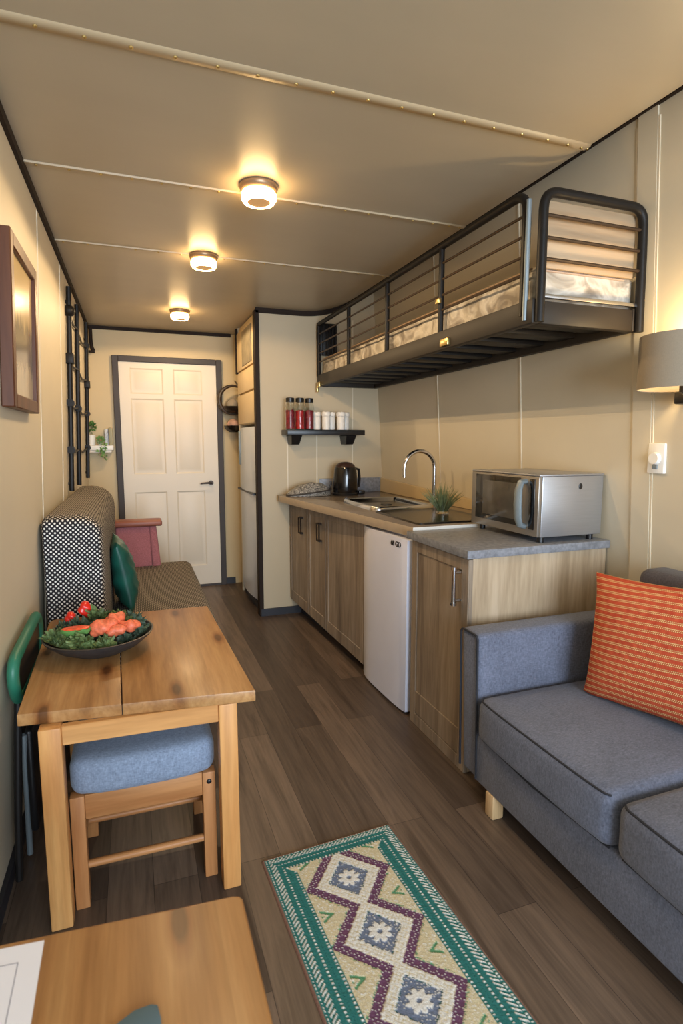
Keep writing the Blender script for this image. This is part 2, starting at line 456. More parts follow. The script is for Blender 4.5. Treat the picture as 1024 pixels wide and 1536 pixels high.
extrude_xz(bm, [(x, CZ(x)-.036) for x in xs3]+[(x, CZ(x)) for x in reversed(xs3)], PY-.014, PY); struct('trim_4', bm, DARKTRIM)
bm = B(); box(bm, .862, .895, PY-.014, PY+.06, 0, 2.30, .003, 1); struct('trim_5', bm, DARKTRIM)
bm = B(); box(bm, .862, .882, 5.015, 5.055, 1.93, 2.31, .003, 1); struct('trim_6', bm, DARKTRIM)
# wall panel seams
def seam_right(y, w=.012):
    bm = B()
    hexa(bm, [(XR(0)-.004, y-w/2, 0), (XR(0)+.01, y-w/2, 0), (XR(0)+.01, y+w/2, 0), (XR(0)-.004, y+w/2, 0), (XR(2.5)-.004, y-w/2, 2.5), (XR(2.5)+.01, y-w/2, 2.5), (XR(2.5)+.01, y+w/2, 2.5), (XR(2.5)-.004, y+w/2, 2.5)])
    return bm
tn = 7
for y, w in ((3.267, .010), (2.432, .012), (1.735, .006), (1.64, .007)):
    struct('trim_%d' % tn, seam_right(y, w), BEAD); tn += 1
bm = B()
hexa(bm, [(XR(0)-.008, 1.645, 0), (XR(0)+.01, 1.645, 0), (XR(0)+.01, 1.73, 0), (XR(0)-.008, 1.73, 0), (XR(2.5)-.008, 1.645, 2.54), (XR(2.5)+.01, 1.645, 2.54), (XR(2.5)+.01, 1.73, 2.54), (XR(2.5)-.008, 1.73, 2.54)])
struct('trim_%d' % tn, bm, WALL); tn += 1
for y in (2.70, 3.45, 1.3):
    bm = B(); w = .004
    hexa(bm, [(XL(.1)-.01, y-w, .1), (XL(.1)+.003, y-w, .1), (XL(.1)+.003, y+w, .1), (XL(.1)-.01, y+w, .1), (XL(2.28)-.01, y-w, 2.28), (XL(2.28)+.003, y-w, 2.28), (XL(2.28)+.003, y+w, 2.28), (XL(2.28)-.01, y+w, 2.28)])
    struct('trim_%d' % tn, bm, BEAD); tn += 1
for x in (1.10, 1.335, 1.63):
    bm = B(); box(bm, x-.005, x+.005, PY-.003, PY+.01, .95, 2.28 if x > 1.5 else 1.42); struct('trim_%d' % tn, bm, BEAD); tn += 1
# ceiling seams with rivets
def seam_ceiling(y0, w, x0=-.36, x1=1.79):
    bm = B(); n = 40; k = (1.35)
    xs = [x0+(x1-x0)*i/n for i in range(n+1)]
    def yy(x): return y0*(CZ(x)-k)/(CH-k)
    pr = [(-w, .001), (-w*.75, -.006), (w*.75, -.006), (w, .001)]
    rows = [[bm.verts.new((x, yy(x)+a, CZ(x)+b)) for a, b in pr] for x in xs]
    for a, b in zip(rows, rows[1:]):
        for i in range(3): bm.faces.new((a[i], a[i+1], b[i+1], b[i]))
    return bm, yy
for y0, w, step in ((1.60, .020, .105), (2.345, .012, .105), (3.16, .010, .11)):
    bm, yy = seam_ceiling(y0, w)
    o = struct('trim_%d' % tn, bm, SEAM, smooth=60); tn += 1
    bm = B(); x = -.28
    while x < 1.76:
        sphere(bm, (x, yy(x), CZ(x)-.007), .0055, .0055, .004, 8, 6); x += step
    r = obj('rivets', bm, BRASS, o); r['kind'] = 'structure'
# baseboards
bm = B(); box(bm, .78, .862, YB-.015, YB, 0, .06); box(bm, -.4, -.15, YB-.015, YB, 0, .06); struct('baseboard_back', bm, BASEB)
bm = B(); box(bm, .875, 1.30, PY-.016, PY, 0, .055); struct('baseboard_partition', bm, BASEB)
bm = B(); hexa(bm, [(XL(0)-.01, YF, 0), (XL(0)+.014, YF, 0), (XL(0)+.014, YB, 0), (XL(0)-.01, YB, 0), (XL(.06)-.01, YF, .06), (XL(.06)+.014, YF, .06), (XL(.06)+.014, YB, .06), (XL(.06)-.01, YB, .06)]); struct('baseboard_left', bm, BASEB)
# door
bm = B(); fx0, fx1, ft = -.148, .775, 2.08
box(bm, fx0, fx0+.05, YB-.04, YB, 0, ft, .004, 1); box(bm, fx1-.05, fx1, YB-.04, YB, 0, ft, .004, 1); box(bm, fx0+.05, fx1-.05, YB-.04, YB, ft-.05, ft, .004, 1)
box(bm, fx0+.05, fx1-.05, YB-.035, YB, 0, .02)
door = bpy.data.objects.new('door_1', None); C.objects.link(door); door.location = (.31, YB, 0); WL[door] = Vector((.31, YB, 0)); door['kind'] = 'structure'
bm2 = B(); dx0, dx1 = -.098, .725
def panel(bm, x0, x1, z0, z1, y):
    """recessed groove with a raised field"""
    d = [(0, 0), (.012, .007), (.026, .007), (.045, .001)]
    rings = []
    for ins, dy in d:
        rings.append([bm.verts.new(p) for p in ((x0+ins, y+dy, z0+ins), (x1-ins, y+dy, z0+ins), (x1-ins, y+dy, z1-ins), (x0+ins, y+dy, z1-ins))])
    for a, b in zip(rings, rings[1:]):
        for i in range(4): bm.faces.new((a[i], a[(i+1) % 4], b[(i+1) % 4], b[i]))
    bm.faces.new(rings[-1])
yf = YB-.022
px = [(-.01, .265), (.35, .60)]; pz = [(.20, .90), (1.06, 1.72), (1.76, 1.98)]
gx = [dx0, px[0][0], px[0][1], px[1][0], px[1][1], dx1]; gz = [.02, pz[0][0], pz[0][1], pz[1][0], pz[1][1], pz[2][0], pz[2][1], 2.03]
for i in range(5):
    for j in range(7):
        if i % 2 == 1 and j % 2 == 1: panel(bm2, gx[i], gx[i+1], gz[j], gz[j+1], yf)
        else: bm2.faces.new([bm2.verts.new(p) for p in ((gx[i], yf, gz[j]), (gx[i+1], yf, gz[j]), (gx[i+1], yf, gz[j+1]), (gx[i], yf, gz[j+1]))])
bmesh.ops.remove_doubles(bm2, verts=bm2.verts[:], dist=.0005)
o = obj('door_leaf', bm2, DOORW, door, smooth=20); o['kind'] = 'structure'
o = obj('door_frame', bm, FRAMEGREY, door); o['kind'] = 'structure'
bm = B(); cyl(bm, (.655, YB-.022, .97), (.655, YB-.034, .97), .022); cyl(bm, (.655, YB-.034, .97), (.655, YB-.07, .97), .009)
tube(bm, [(.66, YB-.068, .97), (.63, YB-.07, .972), (.59, YB-.07, .97), (.555, YB-.066, .966)], [.011, .009, .008, .007], 10)
o = obj('door_handle', bm, BRZH, door); o['kind'] = 'structure'; o['label'] = 'bronze lever handle'

# ------------------------------------------------------------------ ceiling lamps
def ceiling_lamp(x, y, label, ring):
    z = CH
    t = thing('ceiling_lamp', label, 'ceiling lamp', (x, y, z), 'small round lamps along the ceiling')
    bm = B(); lathe(bm, [(0, -.001), (.072, -.001), (.074, -.008), (.070, -.02), (.062, -.026), (0, -.026)], (x, y, z), 40); obj('base', bm, LAMPBASE, t)
    bm = B(); lathe(bm, [(.060, -.026), (.066, -.034), (.066, -.052), (.058, -.064), (.045, -.064), (.042, -.052), (.042, -.03)], (x, y, z), 40); obj('diffuser', bm, EMIT, t)
    bm = B(); lathe(bm, [(0, -.063), (.0435, -.063), (.0435, -.04), (0, -.04)], (x, y, z), 40); obj('lamp_core', bm, EMITC, t)
    P = bpy.data.lights.new('lamp_light', 'SPOT'); P.energy = 19; P.color = (1, .72, .41); P.shadow_soft_size = .001; P.spot_size = radians(172); P.spot_blend = .12
    po = bpy.data.objects.new('lamp_light', P); C.objects.link(po); po.parent = t; po.location = (0, 0, -.068)
ceiling_lamp(.488, 2.252, 'round bronze-rimmed ceiling lamp nearest the camera with a bright ring', True)
ceiling_lamp(.385, 3.157, 'middle of the three lit round ceiling lamps', True)
ceiling_lamp(.363, 4.50, 'lit ceiling lamp farthest away, close to the white door', True)

# ------------------------------------------------------------------ fridge alcove
t = thing('tall_fridge', 'tall pale grey fridge freezer standing inside the alcove beside the partition', 'fridge', (1.1, 4.65, 0))
bm = B(); box(bm, .90, 1.5, 4.30, 4.99, .05, 1.47, .01); obj('cabinet_body', bm, TALLF, t)
def bowed_door(z0, z1, x=.875, b=.028):
    bm = B(); n = 12; pl = [(.90, 4.30)]
    pl = [(.898, 4.985), (.898, 4.30)]+[(x-b*(1-(2*i/n-1)**2), 4.305+.675*i/n) for i in range(n+1)]
    prism(bm, pl, z0, z1, .006, 2); return bm
obj('lower_door', bowed_door(.10, .935), TALLF, t)
obj('upper_door', bowed_door(.95, 1.46), TALLF, t)
bm = B(); box(bm, .845, .9, 4.31, 4.97, .936, .948); obj('door_gap', bm, BLACK, t)
bm = B(); box(bm, .89, 1.4, 4.31, 4.97, 0, .05); obj('plinth', bm, BASEB, t)
bm = B(); box(bm, .846, .866, 4.86, 4.90, 1.15, 1.44, .006); obj('handle', bm, CHARC, t)
t = thing('overhead_cupboard', 'tan overhead cupboard above the tall fridge reaching the ceiling', 'cupboard', (1.1, 4.65, 1.49))
bm = B(); box(bm, .89, 1.5, 4.28, 5.01, 1.49, 2.305); obj('carcass', bm, TAN, t)
for z0, z1 in ((1.495, 1.735), (1.75, 1.925)):
    bm = B(); box(bm, .868, .89, 4.30, 5.0, z0, z1, .004); obj('door', bm, TAN, t)
bm = B(); box(bm, .868, .89, 4.30, 5.0, 1.94, 2.26, .004); obj('top_panel', bm, TAN, t)
bm = B(); box(bm, .862, .869, 4.36, 4.74, 1.96, 2.235, .002); obj('grey_inset', bm, M('grey_inset_print', (140, 128, 104), .5, var=.25, vs=14), t)
# hanging wire baskets by the door
t = thing('hanging_basket', 'two-tier dark metal hanging basket between the door and the fridge alcove', 'basket', (.83, 5.17, 1.45))
bm = B()
cyl(bm, (.90, 5.2, 1.86), (.90, 5.322, 1.90), .007); cyl(bm, (.94, 5.19, 1.84), (.94, 5.18, 1.49), .004)
tube(bm, arc((.86, 5.19, 1.72), .125, radians(70), radians(300), 20, (1, 0, 0), (0, 0, 1)), [.010+.008*sin(pi*i/20) for i in range(21)], 10)
obj('hoop', bm, PAPERBAG, t)
bm = B(); lathe(bm, [(0, -.06), (.05, -.058), (.09, -.03), (.102, 0), (.098, 0), (.085, -.027), (.045, -.052), (0, -.054)], (.86, 5.18, 1.66), 28); obj('upper_bowl', bm, BRZH, t)
bm = B(); lathe(bm, [(0, -.06), (.05, -.058), (.085, -.03), (.095, 0), (.092, 0), (.08, -.027), (.045, -.052), (0, -.054)], (.865, 5.18, 1.49), 28); obj('lower_bowl', bm, STEELDK, t)
o = obj('cloth_bundle', (lambda b: (sphere(b, (.85, 5.17, 1.497), .055, .05, .052), b)[1])(B()), PINK); props(o, 'dusty pink folded cloth lying in the lower hanging bowl', 'cloth')
o = obj('cloth_bundle', (lambda b: (sphere(b, (.85, 5.175, 1.672), .052, .05, .058), b)[1])(B()), SHADE); props(o, 'small taupe bundle in the upper hanging bowl', 'cloth')

# ------------------------------------------------------------------ back-left shelf and small things
t = thing('wall_shelf', 'small white wall shelf left of the white door', 'shelf', (-.25, YB, 1.28))
bm = B(); box(bm, -.375, -.165, YB-.13, YB, 1.275, 1.315, .004); obj('board', bm, WHITEP, t)
bm = B(); box(bm, -.36, -.18, YB-.12, YB-.004, 1.255, 1.275, .003); obj('support', bm, CERAM, t)
def leaf_clump(bm, c, r, n, size, up=.5, seed=1, el=1.0):
    rnd = random.Random(seed)
    for _ in range(n):
        d = Vector((rnd.gauss(0, 1), rnd.gauss(0, 1), rnd.gauss(0, 1)*el+up)).normalized()
        p = Vector(c)+d*r*rnd.uniform(.35, 1)
        s = size*rnd.uniform(.6, 1.2)
        u = d.cross(Vector((rnd.gauss(0, 1), rnd.gauss(0, 1), rnd.gauss(0, 1)))).normalized(); w = d
        pts = [p, p+w*s*.4+u*s*.32, p+w*s, p+w*s*.4-u*s*.32]
        bm.faces.new([bm.verts.new(q) for q in pts])
t = thing('potted_plant', 'small green plant in a white pot on the small white shelf', 'plant', (-.335, YB-.07, 1.315))
bm = B(); lathe(bm, [(0, .003), (.026, .003), (.033, .09), (.028, .09), (.024, .07), (0, .07)], (-.335, YB-.07, 1.313), 20); obj('pot', bm, WHITEP, t)
bm = B(); leaf_clump(bm, (-.337, YB-.05, 1.468), .042, 160, .026, .5, 3); obj('foliage', bm, PLANT2, t, smooth=0)
t = thing('trailing_plant', 'pale green trailing plant spilling over the small white shelf', 'plant', (-.265, YB-.08, 1.315))
bm = B(); lathe(bm, [(0, .001), (.02, .001), (.025, .035), (.02, .035), (0, .03)], (-.265, YB-.07, 1.315), 16); obj('pot', bm, CERAM, t)
bm = B(); leaf_clump(bm, (-.265, YB-.112, 1.362), .028, 110, .022, .3, 5)
for k in range(40):
    u = k/40; leaf_clump(bm, (-.255+.02*sin(9*u), YB-.145, 1.33-.12*u), .018, 2, .026, -.2, 40+k)
obj('foliage', bm, M('pale_leaf', (120, 158, 92), .6, var=.3, vs=50), t, smooth=0)
o = obj('storage_box', box(B(), -.232, -.202, YB-.05, YB-.012, 1.315, 1.455, .003), M('speckled_white_card', (214, 214, 216), .6, var=.3, vs=70)); props(o, 'small white patterned carton standing on the white shelf', 'box')
o = obj('canister', box(B(), -.197, -.166, YB-.10, YB-.02, 1.315, 1.465, .005), M('sage_tin', (158, 150, 118), .5)); props(o, 'small sage coloured tin at the door end of the white shelf', 'tin')
# short dark curtain bracket
t = thing('hanging_bracket', 'short dark metal bracket hanging in the ceiling corner above the white shelf', 'bracket', (-.31, 5.25, 2.29))
bm = B(); tube(bm, [(-.30, 5.26, 2.29), (-.30, 5.26, 2.17), (-.296, 5.26, 2.13), (-.285, 5.26, 2.10)], [.014, .014, .015, .017], 10); obj('arm', bm, DARKTRIM, t)
bm = B(); box(bm, -.32, -.275, 5.235, 5.285, 2.085, 2.102, .003); obj('foot', bm, DARKTRIM, t)

# ------------------------------------------------------------------ black bar rack on left wall
t = thing('wall_rack', 'black metal bar rack with clamps fixed upright on the left wall', 'rack', (-.36, 4.3, 1.05))
bars = [(3.72, 2.235), (4.22, 2.245), (5.0, 2.28)]
def RX(z): return XL(z)+.018
for y, zt_ in bars:
    bm = B(); tube(bm, [(RX(1.055), y, 1.055), (RX(zt_), y, zt_)], .0145, 10); obj('upright', bm, BLKMETAL, t)
for z in (2.09, 1.83, 1.575, 1.30):
    bm = B(); tube(bm, [(RX(z), 3.72, z), (RX(z)-.006, 3.97, z-.02), (RX(z), 4.22, z-.005), (RX(z)-.006, 4.6, z-.03), (RX(z), 5.0, z)], .007, 8); obj('rung', bm, BLKMETAL, t)
for y, z, k in ((3.72, 2.10, 0), (3.72, 1.83, 1), (5.0, 1.80, 1), (3.72, 1.575, 2), (4.22, 1.57, 2), (5.0, 1.57, 2), (3.72, 1.30, 2), (5.0, 1.30, 2), (5.0, 2.1, 2)):
    bm = B()
    if k == 0: sphere(bm, (RX(z), y, z), .034, .034, .034, 14, 10)
    elif k == 1: box(bm, RX(z)-.024, RX(z)+.024, y-.03, y+.03, z-.03, z+.03, .006)
    else: cyl(bm, (RX(z), y-.028, z), (RX(z), y+.028, z), .023, n=14)
    obj('clamp', bm, BLKMETAL, t)
for y in (3.72, 5.0):
    for z in (1.10, 2.15):
        bm = B(); cyl(bm, (XL(z)-.004, y, z), (RX(z), y, z), .010, n=10); obj('wall_mount', bm, BLKMETAL, t)
# ------------------------------------------------------------------ framed picture
t = thing('framed_picture', 'misty landscape picture in a dark walnut frame on the left wall', 'picture', (-.34, 2.16, 1.455))
y0, y1, z0, z1, fw = 1.93, 2.40, 1.452, 1.965, .042
bm = B()
def px_(z): return XL(z)+.001
def fr(ya, yb, za, zb):
    hexa(bm, [(px_(za), ya, za), (px_(za)+.036, ya, za), (px_(za)+.036, yb, za), (px_(za), yb, za), (px_(zb), ya, zb), (px_(zb)+.036, ya, zb), (px_(zb)+.036, yb, zb), (px_(zb), yb, zb)], .003, 1)
fr(y0, y0+fw, z0, z1); fr(y1-fw, y1, z0, z1); fr(y0+fw, y1-fw, z0, z0+fw); fr(y0+fw, y1-fw, z1-fw, z1)
obj('frame', bm, FRAMEW, t)
bm = B(); hexa(bm, [(px_(z0), y0+.03, z0+.03), (px_(z0)+.022, y0+.03, z0+.03), (px_(z0)+.022, y1-.03, z0+.03), (px_(z0), y1-.03, z0+.03), (px_(z1), y0+.03, z1-.03), (px_(z1)+.022, y0+.03, z1-.03), (px_(z1)+.022, y1-.03, z1-.03), (px_(z1), y1-.03, z1-.03)])
obj('print', bm, ARTM, t)

# ------------------------------------------------------------------ bench settee
t = thing('bench_seat', 'upholstered dotted bench seat with tall backrest along the left wall', 'bench', (0, 3.4, 0))
bm = B(); box(bm, -.37, .32, 2.62, 4.34, .04, .33, .006); obj('base', bm, M('dark_bench_base', (52, 44, 40), .6), t)
for x in (-.33, .28):
    for y in (2.66, 4.3):
        bm = B(); box(bm, x-.025, x+.025, y-.025, y+.025, 0, .04); obj('foot', bm, BLACK, t)
bm = B(); box(bm, -.16, .37, 2.56, 4.34, .33, .462, .055, 5)
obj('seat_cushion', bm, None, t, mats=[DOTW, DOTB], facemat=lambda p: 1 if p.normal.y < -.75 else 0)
bm = B(); n = 14; prev = None
# back cushion: rounded bolster profile along the wall, slightly fuller at the far end
def backprof(y, g):
    x0 = XL(.9)+.012-.0; x1 = -.138-.008*g; zt_ = 1.045+.0*g; zb = .40; r = .06; R = .085+.05*g
    pts = []
    for cx, cz, rr, a0, a1 in ((x1-r, zb+r, r, -pi/2, 0), (x1-R, zt_-R, R, 0, pi/2), (x0+r*.6, zt_-r*.6, r*.6, pi/2, pi), (x0+r*.5, zb+r*.5, r*.5, pi, 1.5*pi)):
        for i in range(7): a = a0+(a1-a0)*i/6; pts.append((cx+rr*cos(a), cz+rr*sin(a)))
    return [Vector((p[0], y, p[1])) for p in pts]
rings = []
ys = [2.525, 2.53, 2.543, 2.565, 2.595]+[2.595+1.655*i/14 for i in range(1, 14)]+[4.25, 4.285, 4.31, 4.325, 4.33]
ins = [.045, .03, .015, .005, 0]+[0]*13+[0, .005, .015, .03, .045]
for y, d in zip(ys, ins):
    g = (y-2.5)/1.8
    pr = backprof(y, max(0, g)); c = sum(pr, Vector())/len(pr)
    out = []
    for p in pr:
        q = p.copy(); s = Vector((p.x-c.x, 0, p.z-c.z)); l = s.length
        q -= s*(d/l) if l else s*0
        out.append(bm.verts.new(q))
    rings.append(out)
for a, b in zip(rings, rings[1:]):
    for i in range(len(a)): bm.faces.new((a[i], a[(i+1) % len(a)], b[(i+1) % len(a)], b[i]))
bm.faces.new(rings[0]); bm.faces.new(rings[-1][::-1])
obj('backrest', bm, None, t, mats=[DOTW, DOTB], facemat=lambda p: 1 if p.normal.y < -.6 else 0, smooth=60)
bm = B(); box(bm, -.15, .09, 4.20, 4.27, .45, .755, .02, 4); obj('armrest_panel', bm, REDFAB, t)
bm = B(); box(bm, -.165, .165, 4.16, 4.31, .752, .795, .014, 3); obj('armrest_cap', bm, REDW, t)
bm = B(); hexa(bm, [(.09, 4.19, .44), (.15, 4.19, .44), (.15, 4.28, .44), (.09, 4.28, .44), (.075, 4.19, .753), (.125, 4.19, .753), (.125, 4.28, .753), (.075, 4.28, .753)], .015, 3); obj('armrest_post', bm, REDFAB, t)

def pillow(w, h, T, n=28, pinch=.06, mat4=None, flat=1.0):
    """cushion in local u (x) v (z), thickness y; UV in metres"""
    bm = B(); uvl = bm.loops.layers.uv.new('UVMap')
    def P(u, v, s):
        a, b = abs(u), abs(v)
        k = (1-pinch*(1-b**2)*a**3); k2 = (1-pinch*(1-a**2)*b**3)
        th = T*((1-a**2.6)**.55)*((1-b**2.6)**.55)
        return Vector((u*w/2*k, s*th*.5, v*h/2*k2))
    grids = []
    for s in (-1, 1):
        g = [[bm.verts.new(P(2*i/n-1, 2*j/n-1, s)) for i in range(n+1)] for j in range(n+1)]
        grids.append(g)
        for j in range(n):
            for i in range(n):
                q = [(i, j), (i+1, j), (i+1, j+1), (i, j+1)]
                if s > 0: q = q[::-1]
                f = bm.faces.new([g[b][a] for a, b in q])
                for l, (a, b) in zip(f.loops, q): l[uvl].uv = (a/n*w, b/n*h)
    bmesh.ops.remove_doubles(bm, verts=bm.verts[:], dist=.0004)
    if mat4:
        for v in bm.verts: v.co = mat4 @ v.co
    return bm
Mx = Matrix.Translation((-.088, 3.22, .652)) @ Matrix.Rotation(radians(-90+4), 4, 'Z') @ Matrix.Rotation(radians(10), 4, 'X')
bm = pillow(.36, .385, .13, 24, .08, Mx)
rnd = random.Random(5)
for v in bm.verts: v.co.x += .006*sin(v.co.z*60+v.co.y*22)*sin(v.co.y*41)
for v in bm.verts:
    v.co.z = max(v.co.z, .464); v.co.x = max(v.co.x, -.136)
o = obj('throw_pillow', bm, GREENC, uv=1, smooth=80); props(o, 'shiny emerald green throw pillow leaning on the bench backrest', 'pillow')

# ------------------------------------------------------------------ kitchen: base cabinet run
FA, FB = Vector((1.205, 2.93, 0)), Vector((1.108, 4.205, 0))      # front line of the run, near -> far
def F(s, z, out=0):
    d = (FB-FA); nrm = Vector((-d.y, d.x, 0)).normalized()
    p = FA+d*s; p = p+nrm*out; return Vector((p.x, p.y, z))
def zb_(s): return .045+.075*s
t = thing('base_cabinet', 'long grey-oak kitchen base cabinet with three doors under the sink worktop', 'cabinet', (1.45, 3.5, 0))
def slab(s0, s1, z0f, z1, o0, o1, bev=.002):
    bm = B()
    hexa(bm, [F(s0, z0f(s0), o1), F(s0, z0f(s0), o0), F(s1, z0f(s1), o0), F(s1, z0f(s1), o1), F(s0, z1, o1), F(s0, z1, o0), F(s1, z1, o0), F(s1, z1, o1)], bev, 1)
    return bm
bm = B(); p0, p1 = F(0, 0, -.02), F(1, 0, -.02)
hexa(bm, [(p0.x, p0.y, .045), (1.86, p0.y, .045), (1.86, p1.y, .12), (p1.x, p1.y, .12), (p0.x, p0.y, .893), (1.86, p0.y, .893), (1.86, p1.y, .893), (p1.x, p1.y, .893)]); obj('carcass', bm, CABW, t)
bm = B(); p0, p1 = F(0, 0, -.085), F(1, 0, -.085)
hexa(bm, [(p0.x, p0.y, 0), (1.8, p0.y, 0), (1.8, p1.y, 0), (p1.x, p1.y, 0), (p0.x, p0.y, .05), (1.8, p0.y, .05), (1.8, p1.y, .125), (p1.x, p1.y, .125)]); obj('plinth', bm, BASEB, t)
def shaker(s0, s1, fw):
    bm = slab(s0, s1, lambda s: zb_(s)+.005, .885, -.02, -.004)
    ds = (s1-s0); k = fw/1.279
    def piece(a, b, zf0, zf1):
        hexa(bm, [F(a, zf0(a), 0), F(a, zf0(a), -.006), F(b, zf0(b), -.006), F(b, zf0(b), 0), F(a, zf1(a), 0), F(a, zf1(a), -.006), F(b, zf1(b), -.006), F(b, zf1(b), 0)], .002, 1)
    lo = lambda s: zb_(s)+.005; lo2 = lambda s: zb_(s)+.085; hi2 = lambda s: .885-.045; hi = lambda s: .885
    piece(s0, s0+k, lo, hi); piece(s1-k, s1, lo, hi); piece(s0+k, s1-k, lo, lo2); piece(s0+k, s1-k, hi2, hi)
    return bm
def pull(s, z0, z1, w=.042):
    bm = B(); r = .005; a = w/2/1.279
    pts = [F(s-a, z0, .022), F(s+a, z0, .022), F(s+a, z1, .022), F(s-a, z1, .022)]
    tube(bm, pts, r, 8, closed=True)
    for q in (z0, z1): box(bm, *(lambda p: (p.x-.012, p.x+.012, p.y-.018, p.y+.018, p.z-.006, p.z+.006))(F(s, q, .011)), .002, 1)
    return bm
e = .002
for s0, s1, hs in ((.69, 1-e, .775), (.435, .69-e, .50), (e, .435-e, None)):
    d = obj('door', shaker(s0+e, s1-e, .035), CABW, t)
    if hs is not None: obj('handle', pull(hs, .685, .80), BRZH, d)

# small under-counter fridge
t = thing('small_fridge', 'white under-counter fridge with a bowed door beside the grey-oak cabinets', 'fridge', (1.45, 2.65, 0))
bm = B(); box(bm, 1.245, 1.80, 2.385, 2.92, .035, .893, .006); obj('body', bm, WHITEG, t)
bm = B(); n = 16; y0, y1 = 2.382, 2.922
pl = [(1.242, y1), (1.242, y0)]+[(1.205-.026*(1-(2*i/n-1)**4)*(.4+.6*i/n), y0+(y1-y0)*i/n) for i in range(n+1)]
prism(bm, pl, .025, .882, .006, 2)
for v in bm.verts:
    if v.co.z < .1: v.co.z -= .012
fd = obj('door', bm, WHITEG, t)
for x in (1.30, 1.74):
    for y in (2.43, 2.87):
        bm = B(); cyl(bm, (x, y, 0), (x, y, .036), .018, n=12); obj('foot', bm, BLACK, t)
def text_mesh(body, size, mw, name, parent, mat, ext=.0006, fit=None):
    cu = bpy.data.curves.new('lettering', 'FONT'); cu.body = body; cu.size = size; cu.extrude = ext; cu.align_x = 'CENTER'
    cu.offset = size*.012
    to = bpy.data.objects.new('lettering', cu); C.objects.link(to)
    dg = bpy.context.evaluated_depsgraph_get(); me = bpy.data.meshes.new_from_object(to.evaluated_get(dg))
    bpy.data.objects.remove(to); bpy.data.curves.remove(cu)
    bm = B(); bm.from_mesh(me); bpy.data.meshes.remove(me)
    for v in bm.verts:
        v.co = mw @ v.co
        if fit: v.co.x += fit(v.co.y)
    return obj(name, bm, mat, parent, smooth=0)
# text reads along -y when seen from -x
def door_x(y):
    q = (y-2.382)/.54
    return 1.205-.026*(1-(2*q-1)**4)*(.4+.6*q)
mw = Matrix.Translation((-.0012, 2.485, .836)) @ Matrix(((0, 0, -1, 0), (-1, 0, 0, 0), (0, 1, 0, 0), (0, 0, 0, 1)))
text_mesh('68 GD', .036, mw, 'badge_lettering', fd, BLACK, .0012, door_x)

# worktop with sink
t = thing('worktop', 'brown laminate kitchen worktop with pale front end above the white fridge', 'worktop', (1.45, 3.3, .9))
bm = B()
poly = [(1.225, 2.365), (1.878, 2.365), (1.878, 4.21), (1.05, 4.21), (1.018, 4.19), (1.008, 4.15), (1.013, 4.10)]
prism(bm, poly, .897, .945, .004, 2)
obj('slab', bm, None, t, mats=[TOPBR, TOPWH, TOPED], facemat=lambda p: 1 if p.normal.y < -.9 else (2 if p.normal.z < .5 else 0))
bm = B(); box(bm, 1.35, 1.874, 4.197, 4.211, .945, 1.06, .003); o = obj('end_splashback', bm, GRANITE, t); o['label'] = 'grey splashback block behind the kettle'
bm = B(); hexa(bm, [(1.868, 2.38, .945), (1.885, 2.38, .945), (1.885, 4.195, .945), (1.868, 4.195, .945), (1.868, 2.38, .99), (1.885, 2.38, .99), (1.885, 4.195, 1.055), (1.868, 4.195, 1.055)], .003, 1); obj('side_splashback', bm, TAN, t)
t = thing('kitchen_sink', 'stainless inset sink with raised square rim set in the brown worktop', 'sink', (1.48, 3.25, .945))
def rrect(x0, x1, y0, y1, r, n=6):
    pts = []
    for cx, cy, a in ((x1-r, y1-r, 0), (x0+r, y1-r, 90), (x0+r, y0+r, 180), (x1-r, y0+r, 270)):
        for i in range(n+1):
            q = radians(a+90*i/n); pts.append((cx+r*cos(q), cy+r*sin(q)))
    return pts
def tray(bm, x0, x1, y0, y1, prof, r):
    """prof: list of (inset, z)"""
    rings = [[bm.verts.new((p[0], p[1], z)) for p in rrect(x0+i, x1-i, y0+i, y1-i, max(r-i, .01))] for i, z in prof]
    for a, b in zip(rings, rings[1:]):
        for k in range(len(a)): bm.faces.new((a[k], a[(k+1) % len(a)], b[(k+1) % len(a)], b[k]))
    bm.faces.new(rings[-1])
bm = B(); tray(bm, 1.285, 1.70, 2.98, 3.52, [(0, .9455), (.002, .965), (.008, .972), (.018, .972), (.03, .966), (.045, .950), (.08, .948)], .05); obj('basin', bm, CHROME, t)
bm = B(); tray(bm, 1.34, 1.645, 3.04, 3.46, [(0, .950), (.02, .9525), (.12, .951)], .04); obj('basin_floor', bm, STEELDK, t)
bm = B(); tray(bm, 1.28, 1.74, 2.42, 2.965, [(0, .9455), (.003, .954), (.01, .955), (.02, .951), (.04, .950)], .03); obj('drainer', bm, STEELDK, t)
bm = B(); cyl(bm, (1.49, 3.25, .951), (1.49, 3.25, .955), .035); obj('plug', bm, BLACK, t)
t = thing('kitchen_tap', 'tall chrome gooseneck tap behind the sink', 'tap', (1.76, 3.12, .945))
bm = B(); lathe(bm, [(0, 0), (.026, 0), (.026, .03), (.018, .045), (.013, .05), (0, .05)], (1.76, 3.12, .9456), 20); obj('base', bm, CHROME, t)
bm = B(); tube(bm, [(1.76, 3.12, .98), (1.76, 3.12, 1.1)]+arc((1.655, 3.12, 1.185), .105, 0, pi, 16, (1, 0, 0), (0, 0, 1))+[(1.55, 3.12, 1.13)], .0125, 12); obj('spout', bm, CHROME, t)
bm = B(); tube(bm, [(1.76, 3.12, 1.0), (1.755, 3.06, 1.01), (1.75, 3.02, 1.03)], [.008, .006, .005], 8); obj('lever', bm, CHROME, t)

